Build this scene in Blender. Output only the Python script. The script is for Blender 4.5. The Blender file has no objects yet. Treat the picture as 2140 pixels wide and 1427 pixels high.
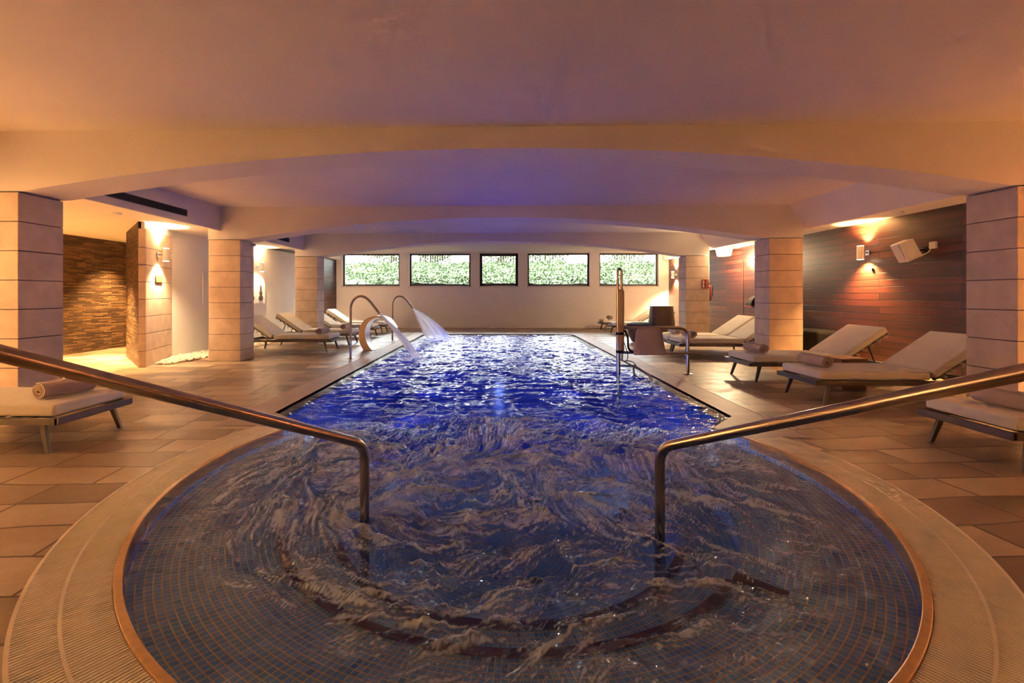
import bpy, math, random
import numpy as np
from mathutils import Vector, Matrix
random.seed(7)
SC = bpy.context.scene
COL = SC.collection
U = 1.25          # eye height in metres; room measures below are written in eye heights

# ------------------------------------------------------------------ camera, world, exposure
cam_d = bpy.data.cameras.new('camera'); cam = bpy.data.objects.new('camera', cam_d); COL.objects.link(cam)
cam.location = (0, 0, U); cam.rotation_euler = (math.pi/2, 0, 0.0257)
cam_d.sensor_width = 36; cam_d.lens = 956.2/2140*36
cam_d.shift_x = (1070-1014.8)/2140; cam_d.shift_y = -(713.5-617.1)/2140
cam_d.clip_start = 0.02; cam_d.clip_end = 200
SC.camera = cam
SC.view_settings.view_transform = 'Standard'; SC.view_settings.look = 'None'
SC.view_settings.exposure = 1.62; SC.view_settings.gamma = 1.0
SC.view_settings.use_curve_mapping = False
try:
    SC.cycles.caustics_reflective = True; SC.cycles.blur_glossy = 1.0; SC.cycles.caustics_refractive = False
    SC.cycles.max_bounces = 5; SC.cycles.diffuse_bounces = 3; SC.cycles.glossy_bounces = 2
    SC.cycles.transparent_max_bounces = 8; SC.cycles.adaptive_threshold = .1; SC.cycles.sample_clamp_indirect = 14.0
except Exception: pass
world = bpy.data.worlds.new('world'); SC.world = world; world.use_nodes = True
wn = world.node_tree; bg = wn.nodes['Background']
bg.inputs[0].default_value = (0.93, 0.97, 1.0, 1); bg.inputs[1].default_value = 8.5
sun_d = bpy.data.lights.new('sun', 'SUN'); sun_d.energy = 1.0; sun_d.angle = 0.05; sun_d.color = (1, .95, .86)
sun = bpy.data.objects.new('sun', sun_d); COL.objects.link(sun); sun.rotation_euler = (math.radians(38), math.radians(20), 0)

WARM = (1.0, 0.52, 0.18); WARM2 = (1.0, 0.68, 0.36); NEARC = (1.0, .58, .25)
def spot(name, loc, aim, watts, color, cone, blend=.6, size=.04):
    d = bpy.data.lights.new(name, 'SPOT'); d.energy = watts; d.color = color; d.spot_size = math.radians(cone)
    d.spot_blend = blend; d.shadow_soft_size = size
    o = bpy.data.objects.new(name, d); COL.objects.link(o); o.location = loc
    o.rotation_euler = Vector(aim).to_track_quat('-Z', 'Y').to_euler(); return o
def point(name, loc, watts, color, size=.08):
    d = bpy.data.lights.new(name, 'POINT'); d.energy = watts; d.color = color; d.shadow_soft_size = size
    o = bpy.data.objects.new(name, d); COL.objects.link(o); o.location = loc; return o

# ------------------------------------------------------------------ materials
def newmat(name):
    m = bpy.data.materials.new(name); m.use_nodes = True
    nt = m.node_tree; b = nt.nodes['Principled BSDF']; return m, nt, b
def N(nt, t, **kw):
    n = nt.nodes.new(t)
    for k, v in kw.items():
        if k.startswith('i_'):
            n.inputs[k[2:].replace('_', ' ')].default_value = v
        else: setattr(n, k, v)
    return n
def L(nt, a, b): nt.links.new(a, b)
def ramp(nt, fac, stops):
    r = N(nt, 'ShaderNodeValToRGB'); e = r.color_ramp.elements
    while len(e) < len(stops): e.new(.5)
    for i, (p, c) in enumerate(stops):
        e[i].position = p; e[i].color = tuple(c) + ((1,) if len(c) == 3 else ())
    L(nt, fac, r.inputs[0]); return r
def pos(nt, scale=(1, 1, 1), rot=(0, 0, 0), loc=(0, 0, 0), obj=False):
    g = N(nt, 'ShaderNodeTexCoord') if obj else N(nt, 'ShaderNodeNewGeometry')
    mp = N(nt, 'ShaderNodeMapping'); mp.inputs['Scale'].default_value = scale
    mp.inputs['Rotation'].default_value = rot; mp.inputs['Location'].default_value = loc
    L(nt, g.outputs['Object' if obj else 'Position'], mp.inputs[0]); return mp
def simple(name, col, rough=.5, metal=0., noise=0., nscale=8., bump=0., bscale=60., obj=False, spec=None, coat=0.):
    m, nt, b = newmat(name)
    b.inputs['Base Color'].default_value = (*col, 1); b.inputs['Roughness'].default_value = rough
    b.inputs['Metallic'].default_value = metal
    if spec is not None: b.inputs['Specular IOR Level'].default_value = spec
    if coat: b.inputs['Coat Weight'].default_value = coat; b.inputs['Coat Roughness'].default_value = .15
    p = pos(nt, obj=obj)
    if noise:
        n = N(nt, 'ShaderNodeTexNoise', i_Scale=nscale, i_Detail=5.)
        L(nt, p.outputs[0], n.inputs[0])
        r = ramp(nt, n.outputs[0], [(.3, [c*(1-noise) for c in col]), (.7, [min(1, c*(1+noise)) for c in col])])
        L(nt, r.outputs[0], b.inputs['Base Color'])
    if bump:
        n = N(nt, 'ShaderNodeTexNoise', i_Scale=bscale, i_Detail=4.); L(nt, p.outputs[0], n.inputs[0])
        bp = N(nt, 'ShaderNodeBump', i_Strength=bump, i_Distance=.01); L(nt, n.outputs[0], bp.inputs['Height'])
        L(nt, bp.outputs[0], b.inputs['Normal'])
    return m
def emit(name, col, s):
    m, nt, b = newmat(name); b.inputs['Base Color'].default_value = (*col, 1)
    b.inputs['Emission Color'].default_value = (*col, 1); b.inputs['Emission Strength'].default_value = s; return m

M = {}
M['plaster'] = simple('plaster', (.79, .74, .67), .85, noise=.03, nscale=2., bump=.12, bscale=90)
M['ceiling'] = simple('ceiling_paint', (.78, .70, .61), .8, noise=.03, nscale=1.2, bump=.05, bscale=120)
M['backwall'] = simple('back_plaster', (.80, .73, .67), .85, noise=.03, nscale=2., bump=.1, bscale=90)
M['stone'] = simple('sandstone', (.66, .50, .37), .75, noise=.13, nscale=5., bump=.25, bscale=45)
M['joint'] = simple('dark_joint', (.05, .035, .025), .9)
M['steel'] = simple('polished_steel', (.44, .37, .31), .2, 1., bump=.02, bscale=30)
M['brushed'] = simple('brushed_steel', (.66, .66, .68), .28, 1., bump=.03, bscale=50)
M['frame'] = simple('bronze_frame', (.115, .09, .072), .45, .35)
M['cushion'] = simple('cushion_cloth', (.80, .72, .57), .9, noise=.04, nscale=6, bump=.35, bscale=320, obj=True)
M['slat'] = simple('pale_slat', (.62, .50, .38), .6)
M['wframe'] = simple('window_frame_wood', (.045, .022, .012), .45)
M['black'] = simple('black_plastic', (.015, .014, .014), .75, spec=.25)
M['darkbox'] = simple('dark_leather', (.008, .007, .007), .8, spec=.1)
M['brown'] = simple('brown_wicker', (.085, .045, .028), .5, noise=.25, nscale=30, bump=.5, bscale=120)
M['white'] = simple('white_plastic', (.78, .74, .66), .45)
M['seatplastic'] = simple('beige_shell', (.50, .36, .28), .45)
M['canvas'] = simple('canvas', (.80, .74, .68), .85, bump=.15, bscale=300)
M['cairn'] = simple('print_grey', (.07, .045, .045), .8, noise=.35, nscale=25)
M['red'] = simple('red_sign', (.28, .03, .02), .5)
M['redcan'] = simple('red_cylinder', (.10, .015, .012), .35)
M['pebble'] = simple('white_pebble', (.74, .66, .52), .75, noise=.12, nscale=12, bump=.2, bscale=70)
M['soil'] = simple('soil', (.10, .07, .05), .95)
M['vent'] = simple('vent_metal', (.05, .05, .055), .5)
M['terracotta'] = simple('glazed_lip', (.64, .36, .12), .3, noise=.1, nscale=30)
M['grate'] = simple('grate_plastic', (.90, .79, .57), .42, noise=.04, nscale=10)
M['nosing'] = simple('red_nosing', (.16, .05, .045), .5)
M['plaque'] = simple('bronze_plaque', (.30, .14, .06), .4, .4)
M['line'] = simple('sign_line', (.5, .38, .22), .6)
M['glowW'] = emit('lamp_glow', (1., .78, .5), 14.)
M['glowC'] = emit('ceiling_lamp_glow', (1., .80, .48), 4.5)
M['led'] = emit('pool_led', (.25, .35, 1.), 14.)

def wood_wall():
    m, nt, b = newmat('dark_red_boards')
    g = N(nt, 'ShaderNodeNewGeometry'); sx = N(nt, 'ShaderNodeSeparateXYZ'); L(nt, g.outputs['Position'], sx.inputs[0])
    cx = N(nt, 'ShaderNodeCombineXYZ'); L(nt, sx.outputs['Y'], cx.inputs['X']); L(nt, sx.outputs['Z'], cx.inputs['Y'])
    br = N(nt, 'ShaderNodeTexBrick', offset=.37, offset_frequency=2); br.inputs['Scale'].default_value = 1
    br.inputs['Color1'].default_value = (.0, .0, .0, 1); br.inputs['Color2'].default_value = (1, 1, 1, 1)
    br.inputs['Mortar'].default_value = (.5, .5, .5, 1)
    br.inputs['Mortar Size'].default_value = .0075; br.inputs['Brick Width'].default_value = 2.2; br.inputs['Row Height'].default_value = .117
    L(nt, cx.outputs[0], br.inputs['Vector'])
    mp = N(nt, 'ShaderNodeMapping'); mp.inputs['Scale'].default_value = (1.2, 22, 1); L(nt, cx.outputs[0], mp.inputs[0])
    n = N(nt, 'ShaderNodeTexNoise', i_Scale=2.2, i_Detail=7.); L(nt, mp.outputs[0], n.inputs[0])
    mx = N(nt, 'ShaderNodeMix'); mx.data_type = 'FLOAT'; mx.inputs[0].default_value = .45
    L(nt, n.outputs[0], mx.inputs[2]); L(nt, br.outputs['Color'], mx.inputs[3])
    r = ramp(nt, mx.outputs[0], [(.15, (.026, .008, .006)), (.5, (.062, .016, .011)), (.85, (.13, .034, .020))])
    m2 = N(nt, 'ShaderNodeMix'); m2.data_type = 'RGBA'; L(nt, br.outputs['Fac'], m2.inputs[0]); L(nt, r.outputs[0], m2.inputs[6])
    m2.inputs[7].default_value = (.012, .006, .005, 1); L(nt, m2.outputs[2], b.inputs['Base Color'])
    b.inputs['Roughness'].default_value = .40
    bp = N(nt, 'ShaderNodeBump', i_Strength=.4, i_Distance=.005); bp.invert = True; L(nt, br.outputs['Fac'], bp.inputs['Height'])
    bp2 = N(nt, 'ShaderNodeBump', i_Strength=.25, i_Distance=.004); L(nt, n.outputs[0], bp2.inputs['Height']); L(nt, bp.outputs[0], bp2.inputs['Normal'])
    L(nt, bp2.outputs[0], b.inputs['Normal']); return m
M['wood'] = wood_wall()

def stack_stone():
    m, nt, b = newmat('stacked_slate')
    g = N(nt, 'ShaderNodeNewGeometry'); sx = N(nt, 'ShaderNodeSeparateXYZ'); L(nt, g.outputs['Position'], sx.inputs[0])
    cx = N(nt, 'ShaderNodeCombineXYZ'); L(nt, sx.outputs['Y'], cx.inputs['X']); L(nt, sx.outputs['Z'], cx.inputs['Y'])
    nz = N(nt, 'ShaderNodeTexNoise', i_Scale=5., i_Detail=3.); L(nt, cx.outputs[0], nz.inputs[0])
    ad = N(nt, 'ShaderNodeVectorMath', operation='MULTIPLY_ADD'); L(nt, nz.outputs['Color'], ad.inputs[0]); ad.inputs[1].default_value = (.05, .03, 0); L(nt, cx.outputs[0], ad.inputs[2])
    br = N(nt, 'ShaderNodeTexBrick', offset=.43, squash=1.6, squash_frequency=3); br.inputs['Scale'].default_value = 1
    br.inputs['Color1'].default_value = (0, 0, 0, 1); br.inputs['Color2'].default_value = (1, 1, 1, 1); br.inputs['Mortar'].default_value = (0, 0, 0, 1)
    br.inputs['Mortar Size'].default_value = .005; br.inputs['Brick Width'].default_value = .22; br.inputs['Row Height'].default_value = .032
    L(nt, ad.outputs[0], br.inputs['Vector'])
    r = ramp(nt, br.outputs['Color'], [(0, (.035, .016, .008)), (.5, (.09, .045, .02)), (1, (.22, .12, .05))])
    L(nt, r.outputs[0], b.inputs['Base Color']); b.inputs['Roughness'].default_value = .55
    bp = N(nt, 'ShaderNodeBump', i_Strength=1., i_Distance=.035); L(nt, br.outputs['Color'], bp.inputs['Height']); L(nt, bp.outputs[0], b.inputs['Normal'])
    return m
M['slate'] = stack_stone()

def floor_mat():
    m, nt, b = newmat('quartzite_slabs')
    p = pos(nt, rot=(0, 0, math.radians(-5)))
    nz = N(nt, 'ShaderNodeTexNoise', i_Scale=.9, i_Detail=2.); L(nt, p.outputs[0], nz.inputs[0])
    ad = N(nt, 'ShaderNodeVectorMath', operation='MULTIPLY_ADD'); L(nt, nz.outputs['Color'], ad.inputs[0]); ad.inputs[1].default_value = (.22, .16, 0); L(nt, p.outputs[0], ad.inputs[2])
    br = N(nt, 'ShaderNodeTexBrick', offset=.37, offset_frequency=2, squash=1.45, squash_frequency=3); br.inputs['Scale'].default_value = 1
    br.inputs['Color1'].default_value = (0, 0, 0, 1); br.inputs['Color2'].default_value = (1, 1, 1, 1); br.inputs['Mortar'].default_value = (.5, .5, .5, 1)
    br.inputs['Mortar Size'].default_value = .009; br.inputs['Mortar Smooth'].default_value = .4; br.inputs['Brick Width'].default_value = .58; br.inputs['Row Height'].default_value = .30
    L(nt, ad.outputs[0], br.inputs['Vector'])
    n1 = N(nt, 'ShaderNodeTexNoise', i_Scale=1.3, i_Detail=9., i_Roughness=.65, i_Distortion=.8); mp = pos(nt, scale=(1, 2.2, 1)); L(nt, mp.outputs[0], n1.inputs[0])
    n2 = N(nt, 'ShaderNodeTexNoise', i_Scale=22., i_Detail=6.); L(nt, p.outputs[0], n2.inputs[0])
    mx = N(nt, 'ShaderNodeMix'); mx.data_type = 'FLOAT'; mx.inputs[0].default_value = .5; L(nt, n1.outputs[0], mx.inputs[2]); L(nt, br.outputs['Color'], mx.inputs[3])
    mx2 = N(nt, 'ShaderNodeMix'); mx2.data_type = 'FLOAT'; mx2.inputs[0].default_value = .15; L(nt, mx.outputs[0], mx2.inputs[2]); L(nt, n2.outputs[0], mx2.inputs[3])
    r = ramp(nt, mx2.outputs[0], [(.22, (.12, .078, .050)), (.40, (.25, .165, .105)), (.58, (.40, .28, .18)), (.78, (.58, .46, .31))])
    m2 = N(nt, 'ShaderNodeMix'); m2.data_type = 'RGBA'; L(nt, br.outputs['Fac'], m2.inputs[0]); L(nt, r.outputs[0], m2.inputs[6]); m2.inputs[7].default_value = (.10, .055, .03, 1)
    L(nt, m2.outputs[2], b.inputs['Base Color'])
    rr = ramp(nt, n1.outputs[0], [(.3, (.28,)*3), (.7, (.55,)*3)]); L(nt, rr.outputs[0], b.inputs['Roughness'])
    bp = N(nt, 'ShaderNodeBump', i_Strength=.5, i_Distance=.006); bp.invert = True; L(nt, br.outputs['Fac'], bp.inputs['Height'])
    bp2 = N(nt, 'ShaderNodeBump', i_Strength=.35, i_Distance=.012); L(nt, n1.outputs[0], bp2.inputs['Height']); L(nt, bp.outputs[0], bp2.inputs['Normal'])
    L(nt, bp2.outputs[0], b.inputs['Normal']); return m
M['floor'] = floor_mat()

def coping_mat():
    m, nt, b = newmat('coping_slabs')
    p = pos(nt)
    sx = N(nt, 'ShaderNodeSeparateXYZ'); L(nt, p.outputs[0], sx.inputs[0])
    cx = N(nt, 'ShaderNodeCombineXYZ'); L(nt, sx.outputs['Y'], cx.inputs['X'])
    br = N(nt, 'ShaderNodeTexBrick', offset=0.); br.inputs['Scale'].default_value = 1
    br.inputs['Color1'].default_value = (0, 0, 0, 1); br.inputs['Color2'].default_value = (1, 1, 1, 1); br.inputs['Mortar'].default_value = (.5, .5, .5, 1)
    br.inputs['Mortar Size'].default_value = .004; br.inputs['Brick Width'].default_value = .8; br.inputs['Row Height'].default_value = 50.
    ad = N(nt, 'ShaderNodeVectorMath', operation='ADD'); L(nt, cx.outputs[0], ad.inputs[0]); ad.inputs[1].default_value = (0, 25, 0)
    L(nt, ad.outputs[0], br.inputs['Vector'])
    n1 = N(nt, 'ShaderNodeTexNoise', i_Scale=4., i_Detail=6.); L(nt, p.outputs[0], n1.inputs[0])
    mx = N(nt, 'ShaderNodeMix'); mx.data_type = 'FLOAT'; mx.inputs[0].default_value = .3; L(nt, n1.outputs[0], mx.inputs[2]); L(nt, br.outputs['Color'], mx.inputs[3])
    r = ramp(nt, mx.outputs[0], [(.2, (.34, .24, .19)), (.8, (.50, .37, .29))])
    m2 = N(nt, 'ShaderNodeMix'); m2.data_type = 'RGBA'; L(nt, br.outputs['Fac'], m2.inputs[0]); L(nt, r.outputs[0], m2.inputs[6]); m2.inputs[7].default_value = (.12, .08, .06, 1)
    L(nt, m2.outputs[2], b.inputs['Base Color']); b.inputs['Roughness'].default_value = .48
    bp = N(nt, 'ShaderNodeBump', i_Strength=.2, i_Distance=.006); L(nt, n1.outputs[0], bp.inputs['Height']); L(nt, bp.outputs[0], b.inputs['Normal'])
    return m
M['coping'] = coping_mat()

def tile_mat(name, c1, c2, grout, size=.034, uv=True):
    m, nt, b = newmat(name)
    if uv:
        tc = N(nt, 'ShaderNodeTexCoord'); src = tc.outputs['UV']
    else: src = pos(nt).outputs[0]
    br = N(nt, 'ShaderNodeTexBrick', offset=0.); br.inputs['Scale'].default_value = 1
    br.inputs['Color1'].default_value = (*c1, 1); br.inputs['Color2'].default_value = (*c2, 1); br.inputs['Mortar'].default_value = (*grout, 1)
    br.inputs['Mortar Size'].default_value = size*.085; br.inputs['Brick Width'].default_value = size; br.inputs['Row Height'].default_value = size
    L(nt, src, br.inputs['Vector']); L(nt, br.outputs['Color'], b.inputs['Base Color']); b.inputs['Roughness'].default_value = .25
    return m
M['spatile'] = tile_mat('spa_mosaic', (.22, .45, .70), (.32, .56, .80), (.90, .70, .34))
M['pooltile'] = tile_mat('pool_mosaic', (.09, .16, .44), (.13, .23, .55), (.15, .20, .36), uv=False)
M['ledgetile'] = tile_mat('ledge_mosaic', (.14, .15, .20), (.19, .20, .26), (.22, .20, .22), uv=False)

def wood_block():
    m, nt, b = newmat('timber_block')
    p = pos(nt, scale=(6, 6, 40), obj=True); n = N(nt, 'ShaderNodeTexNoise', i_Scale=1.5, i_Detail=5.); L(nt, p.outputs[0], n.inputs[0])
    r = ramp(nt, n.outputs[0], [(.3, (.18, .075, .03)), (.7, (.42, .21, .09))]); L(nt, r.outputs[0], b.inputs['Base Color']); b.inputs['Roughness'].default_value = .45
    return m
M['timber'] = wood_block()

def towel_mat():
    m, nt, b = newmat('terry_towel'); b.inputs['Roughness'].default_value = 1.
    b.inputs['Base Color'].default_value = (.52, .37, .28, 1); b.inputs['Sheen Weight'].default_value = .3
    p = pos(nt, obj=True); n = N(nt, 'ShaderNodeTexNoise', i_Scale=260., i_Detail=3.); L(nt, p.outputs[0], n.inputs[0])
    n2 = N(nt, 'ShaderNodeTexNoise', i_Scale=16., i_Detail=3.); L(nt, p.outputs[0], n2.inputs[0])
    ad = N(nt, 'ShaderNodeMath', operation='MULTIPLY_ADD'); L(nt, n2.outputs[0], ad.inputs[0]); ad.inputs[1].default_value = 2.; L(nt, n.outputs[0], ad.inputs[2])
    bp = N(nt, 'ShaderNodeBump', i_Strength=.6, i_Distance=.006); L(nt, ad.outputs[0], bp.inputs['Height']); L(nt, bp.outputs[0], b.inputs['Normal'])
    return m
M['towel'] = towel_mat()

def water_mat():
    m = bpy.data.materials.new('pool_water'); m.use_nodes = True; nt = m.node_tree; nt.nodes.clear()
    out = N(nt, 'ShaderNodeOutputMaterial')
    at = N(nt, 'ShaderNodeAttribute', attribute_name='foam'); at2 = N(nt, 'ShaderNodeAttribute', attribute_name='calm')
    p = pos(nt, scale=(1, 1.9, 1)); n = N(nt, 'ShaderNodeTexNoise', i_Scale=15., i_Detail=6., i_Roughness=.65, i_Distortion=.9); L(nt, p.outputs[0], n.inputs[0])
    bp = N(nt, 'ShaderNodeBump', i_Distance=.02); L(nt, n.outputs[0], bp.inputs['Height']); L(nt, at2.outputs['Fac'], bp.inputs['Strength'])
    fr = N(nt, 'ShaderNodeFresnel', i_IOR=1.33); L(nt, bp.outputs[0], fr.inputs['Normal'])
    tr = N(nt, 'ShaderNodeBsdfTransparent'); at3 = N(nt, 'ShaderNodeAttribute', attribute_name='deep')
    tn = ramp(nt, at3.outputs['Fac'], [(0, (.93, .97, .98)), (.5, (.50, .68, .90)), (1, (.22, .33, .56))]); L(nt, tn.outputs[0], tr.inputs[0])
    gl = N(nt, 'ShaderNodeBsdfGlossy'); gl.inputs['Roughness'].default_value = .05; L(nt, bp.outputs[0], gl.inputs['Normal'])
    m1 = N(nt, 'ShaderNodeMixShader'); L(nt, fr.outputs[0], m1.inputs[0]); L(nt, tr.outputs[0], m1.inputs[1]); L(nt, gl.outputs[0], m1.inputs[2])
    df = N(nt, 'ShaderNodeBsdfDiffuse'); df.inputs[0].default_value = (.82, .92, 1., 1); L(nt, bp.outputs[0], df.inputs['Normal'])
    tl = N(nt, 'ShaderNodeBsdfTranslucent'); tl.inputs[0].default_value = (.85, .88, .95, 1)
    mf = N(nt, 'ShaderNodeMixShader'); mf.inputs[0].default_value = .4; L(nt, df.outputs[0], mf.inputs[1]); L(nt, tl.outputs[0], mf.inputs[2])
    ml = N(nt, 'ShaderNodeMath', operation='MULTIPLY', use_clamp=True); L(nt, at.outputs['Fac'], ml.inputs[0]); ml.inputs[1].default_value = 1.
    m2 = N(nt, 'ShaderNodeMixShader'); L(nt, ml.outputs[0], m2.inputs[0]); L(nt, m1.outputs[0], m2.inputs[1]); L(nt, mf.outputs[0], m2.inputs[2])
    L(nt, m2.outputs[0], out.inputs[0]); return m
M['water'] = water_mat()
def jet_mat(name, dens, sc):
    m = bpy.data.materials.new(name); m.use_nodes = True; nt = m.node_tree; nt.nodes.clear()
    out = N(nt, 'ShaderNodeOutputMaterial'); tc = N(nt, 'ShaderNodeTexCoord')
    mp = N(nt, 'ShaderNodeMapping'); mp.inputs['Scale'].default_value = sc; L(nt, tc.outputs['UV'], mp.inputs[0])
    n = N(nt, 'ShaderNodeTexNoise', i_Scale=1., i_Detail=4.); L(nt, mp.outputs[0], n.inputs[0])
    r = ramp(nt, n.outputs[0], [(.3, (dens*.45,)*3), (.65, (dens,)*3)])
    sx = N(nt, 'ShaderNodeSeparateXYZ'); L(nt, tc.outputs['UV'], sx.inputs[0])
    fade = N(nt, 'ShaderNodeMapRange'); L(nt, sx.outputs['Y'], fade.inputs[0]); fade.inputs[1].default_value = 0.; fade.inputs[2].default_value = 1.; fade.inputs[3].default_value = 1.; fade.inputs[4].default_value = .55
    mu0 = N(nt, 'ShaderNodeMath', operation='MULTIPLY'); L(nt, r.outputs[0], mu0.inputs[0]); L(nt, fade.outputs[0], mu0.inputs[1])
    lw = N(nt, 'ShaderNodeLayerWeight', i_Blend=.5); fc = ramp(nt, lw.outputs['Facing'], [(.25, (1, 1, 1)), (.92, (0, 0, 0))])
    mu = N(nt, 'ShaderNodeMath', operation='MULTIPLY'); L(nt, mu0.outputs[0], mu.inputs[0]); L(nt, fc.outputs[0], mu.inputs[1])
    tr = N(nt, 'ShaderNodeBsdfTransparent'); df = N(nt, 'ShaderNodeBsdfDiffuse'); df.inputs[0].default_value = (.9, .93, .95, 1)
    tl = N(nt, 'ShaderNodeBsdfTranslucent'); tl.inputs[0].default_value = (.95, .95, .93, 1)
    ms = N(nt, 'ShaderNodeMixShader'); ms.inputs[0].default_value = .6; L(nt, df.outputs[0], ms.inputs[1]); L(nt, tl.outputs[0], ms.inputs[2])
    m1 = N(nt, 'ShaderNodeMixShader'); L(nt, mu.outputs[0], m1.inputs[0]); L(nt, tr.outputs[0], m1.inputs[1]); L(nt, ms.outputs[0], m1.inputs[2])
    L(nt, m1.outputs[0], out.inputs[0]); return m
M['jet'] = jet_mat('water_jet', 1., (14, 1.5, 1))
M['spray'] = jet_mat('water_spray', .95, (26, 1.2, 1))
M['sheetw'] = jet_mat('water_sheet', .85, (10, 1.5, 1))
def glass_mat():
    m = bpy.data.materials.new('window_glass'); m.use_nodes = True; nt = m.node_tree; nt.nodes.clear()
    out = N(nt, 'ShaderNodeOutputMaterial'); fr = N(nt, 'ShaderNodeFresnel', i_IOR=1.45)
    tr = N(nt, 'ShaderNodeBsdfTransparent'); tr.inputs[0].default_value = (.96, .98, .97, 1)
    gl = N(nt, 'ShaderNodeBsdfGlossy'); gl.inputs['Roughness'].default_value = .01
    m1 = N(nt, 'ShaderNodeMixShader'); L(nt, fr.outputs[0], m1.inputs[0]); L(nt, tr.outputs[0], m1.inputs[1]); L(nt, gl.outputs[0], m1.inputs[2]); L(nt, m1.outputs[0], out.inputs[0]); return m
M['glass'] = glass_mat()
def leaf_mat(name, a, c):
    m, nt, b = newmat(name); p = pos(nt); n = N(nt, 'ShaderNodeTexNoise', i_Scale=7., i_Detail=6.); L(nt, p.outputs[0], n.inputs[0])
    r = ramp(nt, n.outputs[0], [(.3, a), (.7, c)]); L(nt, r.outputs[0], b.inputs['Base Color']); b.inputs['Roughness'].default_value = .6
    b.inputs['Specular IOR Level'].default_value = .2
    return m
M['leaf'] = leaf_mat('ivy_leaf', (.008, .018, .004), (.042, .064, .016))
M['tree'] = leaf_mat('tree_leaf', (.01, .02, .005), (.08, .09, .035))
M['fence'] = simple('fence_metal', (.10, .10, .09), .6)
M['bark'] = simple('bark', (.12, .08, .05), .9)

# ------------------------------------------------------------------ mesh helpers
class MB:
    def __init__(s): s.v = []; s.f = []; s.uv = None
    def add(s, vs, fs):
        k = len(s.v); s.v += [tuple(v) for v in vs]; s.f += [tuple(i+k for i in f) for f in fs]; return s
    def box(s, c, d, rz=0., mat=None):
        x, y, z = d[0]/2, d[1]/2, d[2]/2
        vs = [Vector((a*x, b*y, e*z)) for e in (-1, 1) for a, b in ((-1, -1), (1, -1), (1, 1), (-1, 1))]
        R = mat if mat is not None else Matrix.Rotation(rz, 3, 'Z')
        vs = [R @ v + Vector(c) for v in vs]
        return s.add(vs, [(3, 2, 1, 0), (4, 5, 6, 7), (0, 1, 5, 4), (1, 2, 6, 5), (2, 3, 7, 6), (3, 0, 4, 7)])
    def prism(s, poly, z0, z1):
        n = len(poly); vs = [(x, y, z0) for x, y in poly] + [(x, y, z1) for x, y in poly]
        fs = [tuple(range(n-1, -1, -1)), tuple(range(n, 2*n))] + [(i, (i+1) % n, (i+1) % n+n, i+n) for i in range(n)]
        return s.add(vs, fs)
    def tube(s, path, r, n=12, cap=True):
        P = [Vector(p) for p in path]; m = len(P); rr = r if isinstance(r, (list, tuple)) else [r]*m
        T = []
        for i in range(m):
            a = P[max(i-1, 0)]; b = P[min(i+1, m-1)]; T.append((b-a).normalized())
        up = Vector((0, 0, 1)) if abs(T[0].z) < .9 else Vector((1, 0, 0))
        X = T[0].cross(up).normalized(); vs = []
        for i in range(m):
            X = (X - T[i]*X.dot(T[i])).normalized(); Y = T[i].cross(X)
            for k in range(n):
                t = 2*math.pi*k/n; vs.append(P[i]+(X*math.cos(t)+Y*math.sin(t))*rr[i])
        fs = [(i*n+k, i*n+(k+1) % n, (i+1)*n+(k+1) % n, (i+1)*n+k) for i in range(m-1) for k in range(n)]
        if cap: fs += [tuple(range(n-1, -1, -1)), tuple(range((m-1)*n, m*n))]
        return s.add(vs, fs)
    def lathe(s, prof, n=24, c=(0, 0, 0), R=None):
        vs = []; m = len(prof)
        for r, z in prof:
            for k in range(n):
                t = 2*math.pi*k/n; v = Vector((r*math.cos(t), r*math.sin(t), z))
                if R is not None: v = R @ v
                vs.append(v+Vector(c))
        fs = [(i*n+k, i*n+(k+1) % n, (i+1)*n+(k+1) % n, (i+1)*n+k) for i in range(m-1) for k in range(n)]
        if prof[0][0] > 1e-6: fs.append(tuple(range(n-1, -1, -1)))
        if prof[-1][0] > 1e-6: fs.append(tuple(range((m-1)*n, m*n)))
        return s.add(vs, fs)
    def build(s, name, mat, parent=None, smooth=False, bevel=0., seg=2, angle=35):
        me = bpy.data.meshes.new(name); me.from_pydata(s.v, [], s.f); me.validate(); me.update()
        me.materials.append(mat)
        if smooth:
            me.polygons.foreach_set('use_smooth', [True]*len(me.polygons))
            try: me.set_sharp_from_angle(angle=math.radians(angle))
            except Exception: pass
        o = bpy.data.objects.new(name, me); COL.objects.link(o)
        if parent is not None: o.parent = parent
        if bevel:
            b = o.modifiers.new('bevel', 'BEVEL'); b.width = bevel; b.segments = seg; b.limit_method = 'ANGLE'
        return o
def tag(o, label=None, cat=None, group=None, kind=None):
    if label: o['label'] = label
    if cat: o['category'] = cat
    if group: o['group'] = group
    if kind: o['kind'] = kind
    return o
def empty(name, loc, rz=0., **kw):
    o = bpy.data.objects.new(name, None); COL.objects.link(o); o.location = loc; o.rotation_euler = (0, 0, rz)
    o.empty_display_size = .1; return tag(o, **kw)
def copy_tree(o, parent=None):
    c = o.copy(); COL.objects.link(c); c.parent = parent
    for ch in list(o.children): copy_tree(ch, c)
    return c
def P(x, y, z=0.): return (x*U, y*U, z*U)
def sv(x, y): return (x, y+.0257*x)      # sightings were taken in the camera's slightly turned frame
def PS(x, y, z=0.): return P(x, y+.0257*x, z)
def arc(p0, c, r, a0, a1, n, plane='xz', y=0):
    return [(c[0]+r*math.cos(a0+(a1-a0)*i/n), y, c[1]+r*math.sin(a0+(a1-a0)*i/n)) for i in range(n+1)]
def bez(pts, n=10):
    out = []
    for k in range(0, len(pts)-1, 3):
        a, b, c, d = [Vector(p) for p in pts[k:k+4]]
        for i in range(n + (1 if k+4 >= len(pts) else 0)):
            t = i/n; out.append(a*(1-t)**3+b*3*t*(1-t)**2+c*3*t*t*(1-t)+d*t**3)
    return out
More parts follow.
